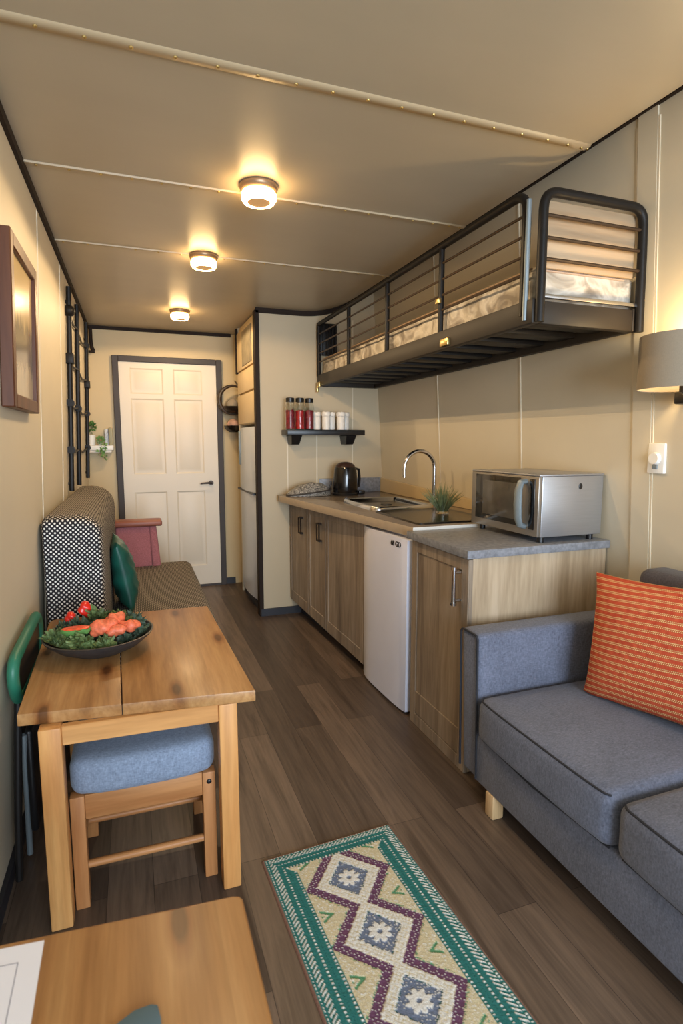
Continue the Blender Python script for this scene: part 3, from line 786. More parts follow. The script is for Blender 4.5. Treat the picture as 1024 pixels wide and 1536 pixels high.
# plant on the worktop
t = thing('potted_plant', 'spiky grey-green needle plant in a glass tumbler on the worktop beside the microwave', 'plant', (1.60, 2.72, .95))
c = Vector((1.60, 2.74, .951))
bm = B(); lathe(bm, [(0, .001), (.036, .001), (.040, .07), (.037, .07), (.034, .006), (0, .006)], c, 24); obj('tumbler', bm, CLEAR, t)
bm = B(); rnd = random.Random(11)
for _ in range(210):
    a = rnd.uniform(0, 2*pi); sp = rnd.uniform(.05, 1)**.8; L = rnd.uniform(.11, .175)*(1-.2*sp)
    b0 = c+Vector((cos(a)*.026*sp, sin(a)*.026*sp, .012))
    d = Vector((cos(a)*sp*.55, sin(a)*sp*.55, 1)).normalized()
    pts = []
    for i in range(5):
        u = i/4; pts.append(b0+d*L*u+Vector((cos(a), sin(a), -.4))*(.035*sp*u*u))
    tube(bm, pts, [.0011, .0013, .0012, .0009, .0004], 4)
obj('foliage', bm, PLANT, t, smooth=0)

# kettle
c = (1.50, 4.02, .9456)
t = thing('electric_kettle', 'glossy black electric kettle at the far end of the worktop', 'kettle', c)
bm = B(); lathe(bm, [(0, 0), (.098, 0), (.100, .012), (.092, .022), (0, .022)], c, 36); obj('power_base', bm, BLACK, t)
bm = B(); lathe(bm, [(0, .022), (.092, .022), (.094, .04), (.090, .13), (.083, .195), (.078, .21), (0, .21)], c, 40); obj('body', bm, BLACKG, t)
bm = B(); lathe(bm, [(.076, .208), (.07, .225), (.05, .242), (.02, .25), (0, .251)], c, 36); obj('lid', bm, M('brown_lid', (62, 42, 34), .3), t)
bm = B(); tube(bm, [(c[0]+.075, c[1]+.02, c[2]+.2), (c[0]+.12, c[1]+.03, c[2]+.19), (c[0]+.13, c[1]+.035, c[2]+.12), (c[0]+.12, c[1]+.03, c[2]+.06), (c[0]+.08, c[1]+.02, c[2]+.045)], .011, 10); obj('handle', bm, BLACK, t)
bm = B(); box(bm, c[0]+.085, c[0]+.135, c[1]-.07, c[1]-.03, c[2]+.004, c[2]+.034, .006); obj('switch', bm, BLACK, t)
# speckled pouch
bm = B(); n = 32
sphere(bm, (1.22, 4.045, .947), .172, .085, .095, 32, 20)
for v in bm.verts:
    if v.co.z < .947: v.co.z = .9465-.0*(v.co.z)
    u = (v.co.x-1.22)/.172
    if v.co.z > .95: v.co.z += (v.co.z-.947)*.22*u+.003*sin(v.co.x*70)*sin(v.co.y*60)
t = thing('padded_pouch', 'black-and-white speckled soft pouch lying on the worktop beside the kettle', 'pouch', (1.22, 4.04, .945))
obj('cloth_body', bm, SPECK, t, smooth=60)
bm = B(); tube(bm, [(1.22+.174*cos(a), 4.045+.087*sin(a), .973+.018*cos(a)) for a in [2*pi*i/40 for i in range(40)]], .006, 8, closed=True); obj('piped_edge', bm, M('pouch_edge', (60, 54, 50), .6, var=.3, vs=60), t)
bm = B(); tube(bm, [(1.38, 4.05, .99), (1.40, 4.05, 1.035), (1.39, 4.055, 1.05)], .007, 8); obj('pull_tab', bm, BLACK, t)

# wall shelf with jars
t = thing('wall_shelf', 'black wall shelf with two chunky brackets on the kitchen partition', 'shelf', (1.35, PY, 1.39))
bm = B(); box(bm, 1.055, 1.665, 4.03, PY, 1.396, 1.436, .004); obj('board', bm, BLACK, t)
for x in (1.135, 1.565):
    bm = B(); hexa(bm, [(x-.03, 4.10, 1.325), (x+.03, 4.10, 1.325), (x+.03, PY, 1.325), (x-.03, PY, 1.325), (x-.042, 4.055, 1.396), (x+.042, 4.055, 1.396), (x+.042, PY, 1.396), (x-.042, PY, 1.396)], .004, 1); obj('bracket', bm, BLACK, t)
def candy_jar(x, y, cm, label):
    t = thing('glass_jar', label, 'jar', (x, y, 1.436), 'red sweet jars on the black shelf')
    c = (x, y, 1.4365)
    bm = B(); lathe(bm, [(0, 0), (.034, 0), (.036, .01), (.036, .165), (.028, .19), (.028, .205), (.026, .205), (.026, .19), (.034, .165), (.034, .005), (0, .005)], c, 24); obj('glass', bm, CLEAR, t)
    bm = B(); lathe(bm, [(0, .006), (.032, .006), (.032, .135), (.025, .142), (0, .140)], c, 20)
    rnd = random.Random(int(x*1000))
    for v in bm.verts:
        if v.co.z > c[2]+.01: v.co += Vector((rnd.uniform(-.003, 0), rnd.uniform(-.003, .0), rnd.uniform(-.004, .004)))
    obj('sweets', bm, cm, t)
    bm = B(); lathe(bm, [(0, .2), (.031, .2), (.031, .228), (.026, .232), (0, .232)], c, 20); obj('lid', bm, BLACK, t)
candy_jar(1.093, 4.09, CANDY2, 'leftmost clear jar of red sweets on the black shelf')
candy_jar(1.166, 4.085, CANDY, 'middle clear jar of bright red sweets on the black shelf')
candy_jar(1.243, 4.10, CANDY2, 'jar of dark red sweets next to the white pots')
def white_pot(x, y, label):
    t = thing('ceramic_pot', label, 'pot', (x, y, 1.436), 'white ceramic pots on the black shelf')
    c = (x, y, 1.4365)
    bm = B(); lathe(bm, [(0, 0), (.028, 0), (.031, .02), (.031, .09), (.027, .1), (0, .1)], c, 22); obj('pot_body', bm, CERAM, t)
    bm = B(); lathe(bm, [(0, .1), (.031, .1), (.0345, .108), (.0345, .124), (.031, .132), (.02, .134), (0, .134)], c, 22)
    for v in bm.verts:
        a = math.atan2(v.co.y-y, v.co.x-x); v.co.z += .003*sin(7*a)
    obj('lid', bm, CERAM, t)
    return t
p0 = white_pot(1.308, 4.125, 'white lidded pot right beside the red sweet jars')
for x, y, l in ((1.365, 4.07, 'second white lidded pot counted from the red sweet jars'), (1.423, 4.12, 'third white lidded pot counted from the red sweet jars'), (1.482, 4.07, 'white lidded pot standing fourth from the red sweet jars'), (1.538, 4.13, 'white lidded pot at the far right end of the row')):
    dup(p0, (x, y, 1.436), l)

# ------------------------------------------------------------------ near cabinet
t = thing('end_cabinet', 'freestanding oak cabinet with a shaker door beneath the microwave', 'cabinet', (1.55, 2.1, 0))
bm = B(); box(bm, 1.228, 1.895, 1.858, 2.335, 0, .893); obj('carcass', bm, None, t, mats=[CABW, CABS], facemat=lambda p: 1 if p.normal.y < -.8 else 0)
bm = B(); fx = 1.208; ya, yb = 1.857, 2.337
box(bm, fx+.006, fx+.02, ya, yb, .0, .89)
def pc(y0, y1, z0, z1): box(bm, fx, fx+.0065, y0, y1, z0, z1, .002, 1)
pc(ya, ya+.05, .0, .89); pc(yb-.05, yb, .0, .89); pc(ya+.05, yb-.05, .06, .17); pc(ya+.05, yb-.05, .84, .89); pc(ya+.05, yb-.05, 0, .055)
d = obj('door', bm, CABW, t)
bm = B(); hy = 1.915
cyl(bm, (fx-.03, hy, .70), (fx-.03, hy, .845), .009); 
for z in (.715, .83): cyl(bm, (fx+.002, hy, z), (fx-.03, hy, z), .007); 
for z in (.695, .84): cyl(bm, (fx-.03, hy, z), (fx-.03, hy, z+.012), .013)
o = obj('handle', bm, CHROME, d); o['label'] = 'chrome bar handle'
bm = B(); prism(bm, [(1.19, 1.84), (1.897, 1.84), (1.897, 2.36), (1.19, 2.36)], .896, .93, .003, 2); obj('stone_top', bm, GRANITE, t)

# microwave
t = thing('microwave', 'silver microwave oven with dark glass door on the grey stone top', 'microwave', (1.71, 2.11, .93))
mx0, mx1, my0, my1, mz0, mz1 = 1.555, 1.872, 1.87, 2.355, .955, 1.215
bm = B(); box(bm, mx0, mx1, my0, my1, mz0, mz1-.008, .004); obj('body', bm, STEEL, t)
bm = B(); box(bm, mx0-.016, mx1, my0-.003, my1+.003, mz1-.0075, mz1, .002); obj('lid_panel', bm, STEEL, t)
bm = B(); box(bm, mx0-.018, mx0-.0005, my0, my1, mz0+.002, mz1-.009, .003); fd = obj('front_panel', bm, STEELD, t)
bm = B(); box(bm, mx0-.022, mx0-.017, 1.985, 2.315, .99, 1.197, .002); dg_ = obj('door', bm, DARKGLASS, t)
bm = B(); box(bm, mx0-.0235, mx0-.0215, 2.005, 2.255, 1.015, 1.172, .0005); obj('window', bm, M('oven_window', (84, 80, 74), .12, var=.25, vs=8), dg_)
bm = B(); box(bm, mx0-.0205, mx0-.017, 1.892, 1.925, .985, 1.195, .001); obj('control_strip', bm, BLACKG, t)
bm = B(); hy = 1.955; pts = [(mx0-.016, hy, 1.185), (mx0-.045, hy-.003, 1.18), (mx0-.058, hy-.006, 1.15), (mx0-.060, hy-.006, 1.09), (mx0-.056, hy-.006, 1.03), (mx0-.043, hy-.003, 1.0), (mx0-.016, hy, .993)]
tube(bm, pts, [.012, .013, .014, .015, .014, .013, .012], 12)
for v in bm.verts: v.co.y = hy+(v.co.y-hy)*1.35
obj('handle', bm, CHARC, t)
bm = B(); 
for v in sphere(bm, (1.75, my0-.0005, 1.163), .010, .002, .013, 16, 10): pass
obj('round_badge', bm, BLACK, t)
for x in (1.58, 1.84):
    for y in (1.90, 2.32):
        bm = B(); cyl(bm, (x, y, .9305), (x, y, .9555), .014, n=12); obj('foot', bm, BLACK, t)

# ------------------------------------------------------------------ bunk bed on the wall
t = thing('bunk_bed', 'black metal bunk bed mounted high on the kitchen wall with bar guards', 'bunk bed', (1.58, 2.95, 1.76))
bx0, bx1, by0, by1 = 1.335, 1.828, 1.70, 4.195
bm = B(); box(bm, bx0, bx0+.035, by0, by1, 1.765, 1.85, .005); obj('side_rail', bm, BLKRAIL, t)
bm = B(); box(bm, bx1-.03, bx1, by0, by1, 1.765, 1.85, .005); obj('side_rail', bm, BLKRAIL, t)
bm = B(); box(bm, bx0+.035, bx1-.03, by0, by0+.035, 1.765, 1.845, .005); obj('end_rail', bm, BLKRAIL, t)
bm = B(); box(bm, bx0+.035, bx1-.03, by1-.03, by1, 1.765, 1.85, .005); obj('end_rail', bm, BLKRAIL, t)
for i in range(12):
    y = 1.80+.2*i
    bm = B(); box(bm, bx0+.03, bx1-.025, y, y+.10, 1.79, 1.812, .003); obj('slat', bm, BLKMETAL, t)
bm = B(); box(bm, bx0+.03, bx1-.025, by0+.03, by1-.025, 1.8125, 1.818); obj('deck_board', bm, BLACK, t)
# end guard: round-cornered hoop
def hoop(pts_c, r, n=6):
    """rounded polyline through corner list (p, radius)"""
    out = []
    for i, (p, rad) in enumerate(pts_c):
        p = Vector(p)
        if i in (0, len(pts_c)-1) or rad == 0: out.append(p); continue
        a = (Vector(pts_c[i-1][0])-p).normalized(); b = (Vector(pts_c[i+1][0])-p).normalized()
        s, e = p+a*rad, p+b*rad
        for k in range(n+1):
            u = k/n; out.append(s*(1-u)**2+p*2*u*(1-u)+e*u*u)
    return out
bm = B(); ey = by0-.008
tube(bm, hoop([((1.36, ey, 1.768), 0), ((1.36, ey, 2.205), .06), ((1.812, ey, 2.205), .06), ((1.822, ey, 1.762), 0)], .017), .017, 12)
eg = obj('end_guard', bm, BLKMETAL, t)
for z in (2.128, 2.054, 1.983):
    bm = B(); cyl(bm, (1.36, ey, z), (1.818, ey, z), .0065, n=8); obj('bar', bm, BRONZE, eg)
bm = B(); box(bm, 1.375, 1.81, ey-.004, ey+.012, 1.852, 1.866, .002); obj('bar', bm, CHROME, eg)
bm = B(); box(bm, 1.378, 1.806, by0+.018, by0+.032, 1.962, 2.19, .004); obj('headboard', bm, PALEPLY, t)
# side guard
gx = bx0+.012
bm = B(); tube(bm, hoop([((gx, 1.765, 1.80), 0), ((gx, 1.765, 2.225), .07), ((gx, 4.185, 2.225), .02), ((gx, 4.185, 1.84), 0)], .016), .016, 12)
sg = obj('side_guard', bm, BLKMETAL, t)
bm = B(); cyl(bm, (gx-.012, 1.74, 1.78), (gx-.012, 1.74, 2.19), .009, n=10); obj('post', bm, CHARC, sg)
for y in (2.36, 2.95, 3.55):
    bm = B(); cyl(bm, (gx, y, 1.845), (gx, y, 2.22), .013, n=10); obj('post', bm, BLKMETAL, sg)
for z in (2.15, 2.08, 2.01, 1.945):
    bm = B(); cyl(bm, (gx, 1.77, z), (gx, 4.18, z), .0055, n=8); obj('bar', bm, BRONZE, sg)
for x, y, z, a in ((gx-.014, 2.36, 1.985, .012), (gx-.016, 2.29, 1.792, .016), (gx-.016, 4.14, 1.775, .018)):
    bm = B(); box(bm, x-.008, x+.006, y-.035 if a > .015 else y-.018, y+.035 if a > .015 else y+.018, z-a, z+a, .003)
    if a > .015 and y > 4: box(bm, x-.010, x+.004, y+.01, y+.03, z-.055, z-.01, .003)
    obj('latch', bm, BRASS, t)
# mattress
t = thing('mattress', 'thin pale beige mattress lying in the wall-mounted bunk', 'mattress', (1.58, 2.95, 1.818))
bm = B(); ny, nz_ = 120, 10
m0, m1 = by0+.036, by1-.035
def mat_pt(y, a):   # closed profile
    x0, x1, z0, z1 = bx0+.038, bx1-.034, 1.819, 1.972
    pts = [(x0, z0), (x0, z0+.05), (x0, z0+.1), (x0+.005, z1-.012), (x0+.02, z1), (x0+.15, z1+.004), (x1-.15, z1+.004), (bx1-.028, z1), (bx1-.010, z1-.015), (bx1-.010, 1.854), (x1, 1.854), (x1, z0)]
    return pts[a]
rings = []
for i in range(ny+1):
    y = m0+(m1-m0)*i/ny; row = []
    for a in range(12):
        x, z = mat_pt(y, a)
        w = .006*sin(y*31+z*55)*sin(y*13+1.3) if a in (1, 2, 3) else (.004*sin(y*23+x*40) if a in (4, 5, 6, 7) else 0)
        row.append(bm.verts.new((x+(abs(w) if a < 4 else 0), y, z+(w if 4 <= a <= 7 else 0))))
    rings.append(row)
for a, b in zip(rings, rings[1:]):
    for k in range(12): bm.faces.new((a[k], a[(k+1) % 12], b[(k+1) % 12], b[k]))
bm.faces.new(rings[0][::-1]); bm.faces.new(rings[-1])
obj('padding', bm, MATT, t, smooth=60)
bm = B(); pts = [(bx0+.037, m0+.02+(m1-m0-.04)*i/60, 1.966) for i in range(61)]; tube(bm, pts, .004, 6); obj('piping', bm, M('mattress_piping', (150, 124, 96), .7), t)
bm = B(); cyl(bm, (bx0+.05, m0-.002, 1.958), (bx1-.05, m0-.002, 1.958), .004, n=6); obj('piping', bm, M('mattress_piping', (176, 150, 130), .7), t)
# vent above bunk foot
t = thing('wall_vent', 'black slatted vent on the partition at the far end of the bunk', 'vent', (1.43, PY, 2.0))
bm = B(); box(bm, 1.365, 1.495, PY-.012, PY, 2.0, 2.24, .002); obj('backplate', bm, BLACK, t)
for i in range(5):
    x = 1.375+i*.027; bm = B(); box(bm, x, x+.012, PY-.022, PY-.011, 2.005, 2.235, .002); obj('slat', bm, BLKMETAL, t)

# ------------------------------------------------------------------ wall lamp and switch
lc = (1.752, 1.43)
t = thing('wall_lamp', 'wall lamp with a wide taupe drum shade above the sofa', 'lamp', (1.87, 1.43, 1.5))
bm = B(); lathe(bm, [(.138, 1.525), (.140, 1.525), (.140, 1.702), (.138, 1.702)], (lc[0], lc[1], 0), 56)
bm2 = bmesh.ops.contextual_create
n = len(bm.verts)
obj('shade', bm, SHADE, t, smooth=60)
bm = B(); lathe(bm, [(.1375, 1.527), (.1375, 1.70)], (lc[0], lc[1], 0), 56); obj('shade_lining', bm, SHADE, t)
bm = B(); tube(bm, [(XR(1.5)-.012, 1.43, 1.50), (1.80, 1.43, 1.50), (1.752, 1.43, 1.52), (1.752, 1.43, 1.58)], .011, 10); obj('arm', bm, BLACK, t)
bm = B(); box(bm, XR(1.5)-.022, XR(1.5)+.004, 1.39, 1.50, 1.475, 1.525, .005); obj('wall_plate', bm, M('dark_brown_plate', (48, 26, 24), .4), t)
bm = B(); box(bm, XR(1.5)-.055, XR(1.5)-.018, 1.46, 1.51, 1.48, 1.525, .006); obj('switch_knob', bm, BLACK, t)
bm = B(); sphere(bm, (1.752, 1.43, 1.615), .03, .03, .04, 16, 12); obj('bulb', bm, EMITC, t)
L = bpy.data.lights.new('wall_lamp_light', 'POINT'); L.energy = 6.5; L.color = (1, .72, .36); L.shadow_soft_size = .035
lo = bpy.data.objects.new('wall_lamp_light', L); C.objects.link(lo); lo.parent = t; lo.location = Vector((1.752, 1.43, 1.68))-WL[t]
t = thing('wall_switch', 'white rectangular wall switch with a round dial under the lamp', 'switch', (1.88, 1.61, 1.285))
xs_ = XR(1.285)
bm = B(); box(bm, xs_-.012, xs_+.004, 1.578, 1.652, 1.228, 1.343, .004); obj('plate', bm, WHITEP, t)
bm = B(); cyl(bm, (xs_-.011, 1.615, 1.285), (xs_-.026, 1.615, 1.285), .024, .021, 24); obj('dial', bm, WHITEP, t)
bm = B(); box(bm, xs_-.016, xs_-.011, 1.604, 1.626, 1.245, 1.262, .002); obj('rocker', bm, CHARC, t)

# ------------------------------------------------------------------ sofa
t = thing('sofa', 'slate grey two-seat sofa with wooden legs along the right wall', 'sofa', (1.5, .85, 0))
bm = B(); box(bm, 1.15, 1.84, .02, 1.70, .085, .27, .012, 3); obj('base', bm, SOFA, t)
def arm(y0, y1):
    bm = B(); box(bm, 1.135, 1.84, y0, y1, .085, .657, .022, 4)
    for v in bm.verts:
        if v.co.x < 1.3 and v.co.z < .3: v.co.x += .02*(1-(v.co.z-.085)/.215)
    return bm
a = obj('armrest', arm(1.668, 1.785), SOFA, t)
bm = B(); ax = 1.1335; tube(bm, hoop([((ax+.01, 1.672, .10), 0), ((ax, 1.672, .652), .02), ((ax, 1.781, .652), .02), ((ax+.01, 1.781, .10), 0)], 0), .0045, 6); obj('piping', bm, PIPE, a)
a = obj('armrest', arm(-.10, .01), SOFA, t)
def seat(y0, y1):
    bm = B(); box(bm, 1.128, 1.70, y0, y1, .268, .432, .04, 5)
    bmesh.ops.subdivide_edges(bm, edges=[e for e in bm.edges if e.calc_length() > .1], cuts=8, use_grid_fill=True)
    for v in bm.verts:
        u = (v.co.x-1.128)/.572*2-1; w = (v.co.y-y0)/(y1-y0)*2-1
        if v.co.z > .4: v.co.z += .018*max(0, 1-u*u)*max(0, 1-w*w)
        if v.co.x < 1.16: v.co.x -= .012*max(0, 1-w**4)
    return bm
for y0, y1 in ((1.035, 1.662), (.02, 1.029)):
    s = obj('seat_cushion', seat(y0, y1), SOFA, t, smooth=60)
    q = .0289; ctr0, ctr1 = y0+.04, y1-.04; P = []
    def pp(x, y):
        u = (x-1.128)/.572*2-1; w = (y-y0)/(y1-y0)*2-1
        dx = -.012*max(0, 1-w**4) if x < 1.16 else 0
        return (x+dx, y, .392+q+.018*max(0, 1-u*u)*max(0, 1-w*w))
    P += [pp(1.168-q*sin(a), ctr1+q*cos(a)) for a in [pi/4+pi/4*i/4 for i in range(0, 5)]]
    P += [pp(1.168-q, ctr1+(ctr0-ctr1)*i/16) for i in range(1, 16)]
    P += [pp(1.168-q*cos(a), ctr0-q*sin(a)) for a in [pi/4*i/4 for i in range(5)]]
    bm = B(); tube(bm, P, .0032, 6); obj('piping', bm, PIPE, s)
    bm = B(); tube(bm, [(1.148, y1-.02, .272), (1.132, (y0+y1)/2, .272), (1.148, y0+.02, .272)], .0045, 6); obj('piping', bm, PIPE, s)
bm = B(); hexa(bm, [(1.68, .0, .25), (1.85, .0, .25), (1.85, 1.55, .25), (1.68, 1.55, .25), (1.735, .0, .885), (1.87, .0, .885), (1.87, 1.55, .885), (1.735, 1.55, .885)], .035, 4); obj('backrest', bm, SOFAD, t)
for x, y in ((1.17, 1.59), (1.17, .1), (1.78, 1.59), (1.78, .1)):
    bm = B(); box(bm, x-.024, x+.024, y-.024, y+.024, 0, .09, .006); obj('leg', bm, LEGW, t)
# orange cushion
Mx = Matrix.Translation((1.602, 1.298, .668)) @ Matrix.Rotation(radians(-90+12), 4, 'Z') @ Matrix.Rotation(radians(-12), 4, 'X') @ Matrix.Rotation(radians(-4), 4, 'Y')
bm = pillow(.55, .455, .16, 32, .07, Mx)
for v in bm.verts:
    v.co.z = max(v.co.z, .452)
    v.co.x = min(v.co.x, 1.68+(v.co.z-.25)/.635*.055-.004)
o = obj('throw_pillow', bm, STRIPE, uv=1, smooth=80); props(o, 'orange throw pillow with cream stitched stripes on the grey sofa', 'pillow')

# ------------------------------------------------------------------ dining table
FL, FR, BR, BL = (-.325, 1.638), (.304, 1.568), (.276, 2.49), (-.352, 2.512)
t = thing('dining_table', 'honey pine dining table with a plank top beside the left wall', 'table', (-.02, 2.07, 0))
sx = -.062   # plank joint
def lerp(a, b, u): return (a[0]+(b[0]-a[0])*u, a[1]+(b[1]-a[1])*u)
uj = (sx-FL[0])/(FR[0]-FL[0]); JF = lerp(FL, FR, uj); JB = lerp(BL, BR, uj)
tz0, tz1 = .590, .625
bm = B(); g = .0012
prism(bm, [FL, (JF[0]-g, JF[1]), (JB[0]-g, JB[1]), (BL[0]+.03, BL[1]), (BL[0]+.008, BL[1]-.012), (BL[0], BL[1]-.04)], tz0, tz1, .004, 2); obj('tabletop', bm, PINE, t)
bm = B(); prism(bm, [(JF[0]+g, JF[1]), FR, BR, (JB[0]+g, JB[1])], tz0, tz1, .004, 2); obj('tabletop', bm, PINE, t)
def tleg(x0, x1, y0, y1): return box(B(), x0, x1, y0, y1, 0, tz0, .004)
lp = [(-.272, -.216, 1.592, 1.648), (.199, .252, 1.578, 1.634), (-.30, -.245, 2.42, 2.475), (.19, .243, 2.40, 2.455)]
for p in lp: obj('leg', tleg(*p), PINEZ, t)
bm = B(); hexa(bm, [(-.216, 1.600, .535), (.199, 1.588, .535), (.199, 1.610, .535), (-.216, 1.622, .535), (-.216, 1.600, tz0), (.199, 1.588, tz0), (.199, 1.610, tz0), (-.216, 1.622, tz0)], .002, 1); obj('apron', bm, PINEX, t)
bm = B(); hexa(bm, [(-.245, 2.43, .535), (.19, 2.42, .535), (.19, 2.44, .535), (-.245, 2.45, .535), (-.245, 2.43, tz0), (.19, 2.42, tz0), (.19, 2.44, tz0), (-.245, 2.45, tz0)]); obj('apron', bm, PINEX, t)
bm = B(); hexa(bm, [(-.27, 1.648, .535), (-.25, 1.648, .535), (-.27, 2.42, .535), (-.29, 2.42, .535), (-.27, 1.648, tz0), (-.25, 1.648, tz0), (-.27, 2.42, tz0), (-.29, 2.42, tz0)]); obj('apron', bm, PINE, t)
bm = B(); hexa(bm, [(.215, 1.634, .535), (.235, 1.634, .535), (.228, 2.40, .535), (.208, 2.40, .535), (.215, 1.634, tz0), (.235, 1.634, tz0), (.228, 2.40, tz0), (.208, 2.40, tz0)]); obj('apron', bm, PINE, t)

# stool
t = thing('stool', 'low beech stool with blue-grey padded seat tucked under the dining table', 'stool', (-.02, 1.8, 0))
s0, s1, r0, r1 = -.195, .172, 1.668, 1.985
for x, y in ((s0, r0), (s1, r0), (s0+.005, r1), (s1-.005, r1)):
    bm = B(); box(bm, x-.019, x+.019, y-.019, y+.019, 0, .348, .003); obj('leg', bm, STOOLZ, t)
bm = B(); box(bm, s0+.019, s1-.019, r0-.012, r0+.010, .272, .347, .003); obj('rail', bm, STOOLX, t)
bm = B(); box(bm, s0+.019, s1-.019, r1-.010, r1+.012, .272, .347, .003); obj('rail', bm, STOOLX, t)
for x in (s0, s1):
    bm = B(); box(bm, x-.010, x+.010, r0+.019, r1-.019, .272, .347, .003); obj('rail', bm, STOOLX, t)
for y, sz in ((r0, .125), (1.815, .165)):
    bm = B(); cyl(bm, (s0+(.015 if y == r0 else .004), y, sz), (s1-(.015 if y == r0 else .004), y, sz), .0115, n=14); obj('stretcher', bm, STOOLX, t)
for x in (s0, s1):
    bm = B(); cyl(bm, (x, r0+.015, .17), (x, r1-.015, .17), .0115, n=14); obj('stretcher', bm, STOOLX, t)
bm = B(); box(bm, s0-.018, s1+.022, r0-.006, r1+.03, .347, .452, .030, 5)
bmesh.ops.subdivide_edges(bm, edges=[e for e in bm.edges if e.calc_length() > .1], cuts=6, use_grid_fill=True)
for v in bm.verts:
    u = (v.co.x+.01)/.205; w = (v.co.y-1.827)/.19
    if v.co.z > .42: v.co.z += .014*max(0, 1-u*u)*max(0, 1-w*w)
    if v.co.y < r0+.02: v.co.y -= .034*max(0, 1-u**4)
obj('seat_cushion', bm, STOOLF, t, smooth=60)
bm = B(); sphere(bm, (s1, r0-.019, .318), .008, .004, .008, 14, 8); obj('bolt', bm, BLACK, t)

# folded green chair against left wall
t = thing('folding_chair', 'green-backed folding chair leaning flat between the table and left wall', 'chair', (-.37, 2.05, 0))
def GX(z): return XL(z)+.032
bm = B()
pts = hoop([((GX(.64), 1.82, .64), 0), ((GX(.7), 1.80, .705), .07), ((GX(.72), 2.29, .725), .09), ((GX(.57), 2.29, .565), .07), ((GX(.56), 1.87, .555), .08), ((GX(.64), 1.82, .64), 0)], 0, 12)[:-1]
tube(bm, pts, .021, 12, closed=True)
for v in bm.verts: v.co.x = GX(v.co.z)+(v.co.x-GX(v.co.z))*.8
obj('back_hoop', bm, GREENP, t, smooth=60)
bm = B(); hexa(bm, [(GX(.57)-.006, 1.89, .57), (GX(.57)+.006, 1.89, .57), (GX(.57)+.006, 2.27, .57), (GX(.57)-.006, 2.27, .57), (GX(.68)-.006, 1.83, .69), (GX(.68)+.006, 1.83, .69), (GX(.68)+.006, 2.28, .69), (GX(.68)-.006, 2.28, .69)]); obj('back_panel', bm, BLACK, t)
for y in (1.845, 2.29):
    bm = B(); tube(bm, [(GX(.56), y+(.03 if y < 2 else -.03), .56), (GX(.25), y-.01, .25), (GX(0), y-.02, .01)], .011, 10); obj('leg', bm, BLKMETAL, t)
for y, dy in ((1.88, .06), (2.25, .06)):
    bm = B(); tube(bm, [(GX(.45)+.012, y, .45), (GX(0)+.012, y+dy, .01)], .009, 10); obj('leg', bm, CHARC, t)
bm = B(); box(bm, GX(.3)+.018, GX(.3)+.042, 1.88, 2.26, .12, .46, .01, 3); obj('seat', bm, BLACK, t)

# ------------------------------------------------------------------ salad bowl
bc = Vector((-.142, 2.072, .6255))
t = thing('salad_bowl', 'wide shallow charcoal bowl of salad on the dining table', 'bowl', bc)
bm = B(); lathe(bm, [(0, .0), (.085, .0), (.09, .004), (.135, .024), (.172, .054), (.180, .066), (.175, .067), (.135, .034), (.09, .014), (0, .010)], bc, 64); obj('bowl_shell', bm, BOWLM, t, smooth=50)
def ruffle(bm, c, nrm, R, k, seed):
    rnd = random.Random(seed); n = Vector(nrm).normalized(); u = n.orthogonal().normalized(); w = n.cross(u)
    rows = []; na, nr = 30, 4; ph = rnd.uniform(0, 6); el = rnd.uniform(.6, 1)
    for j in range(nr+1):
        r = j/nr; row = []
        for i in range(na):
            a = 2*pi*i/na; rr = R*r*(1+.14*sin(5*a+ph)+.09*sin(11*a+ph*2))
            z = R*(.34*r*r+.30*r**2*sin(k*a+ph)+.12*r*sin(13*a))
            row.append(bm.verts.new(Vector(c)+u*rr*cos(a)*el+w*rr*sin(a)+n*z))
        rows.append(row)
    for a, b in zip(rows[1:], rows[2:]):
        for i in range(na): bm.faces.new((a[i], a[(i+1) % na], b[(i+1) % na], b[i]))
    bm.faces.new(rows[1])
    for v in rows[0]: bm.verts.remove(v)
def kale(px, py, pz, r, m, seed, label):
    bm = B(); rnd = random.Random(seed); c = bc+Vector((px*.93, py*.93, pz+.004))
    for i in range(9):
        a = rnd.uniform(0, 2*pi); q = rnd.uniform(0, 1)
        d = Vector((cos(a)*q, sin(a)*q, rnd.uniform(.35, 1)))
        ruffle(bm, c+Vector((cos(a)*q*r*.65, sin(a)*q*r*.65, rnd.uniform(-.3, .4)*r)), d, r*rnd.uniform(.45, .7), rnd.choice((6, 7, 9)), seed*31+i)
    for v in bm.verts:
        rr = sqrt((v.co.x-bc.x)**2+(v.co.y-bc.y)**2); zi = .012+max(0, rr-.085)*.63
        v.co.z = max(v.co.z, bc.z+zi+.004 if rr < .185 else bc.z+.075)
    o = obj('kale_leaf', bm, m, loc=c, smooth=0); props(o, label, 'leaf', 'frilly kale leaves in the salad bowl')
kl = 'frilly green kale leaves piled in the charcoal bowl'; kd = 'dark bluish kale leaves piled in the charcoal bowl'
for i, (x, y, z, r, d) in enumerate([(-.135, -.02, .055, .05, 0), (-.10, -.085, .05, .046, 0), (-.045, -.105, .05, .05, 0), (.03, -.115, .045, .04, 0), (.10, -.075, .045, .038, 1), (.14, -.01, .052, .044, 1), (.12, .07, .06, .05, 1), (.06, .09, .08, .055, 0), (.0, .075, .085, .05, 0), (-.06, .03, .07, .055, 1), (-.11, .07, .06, .05, 1), (-.03, .12, .07, .045, 0), (.09, .03, .065, .045, 0), (-.02, .0, .05, .05, 1)]):
    kale(x, y, z, r, KALE2 if d else KALE1, i+3, kd if d else kl)
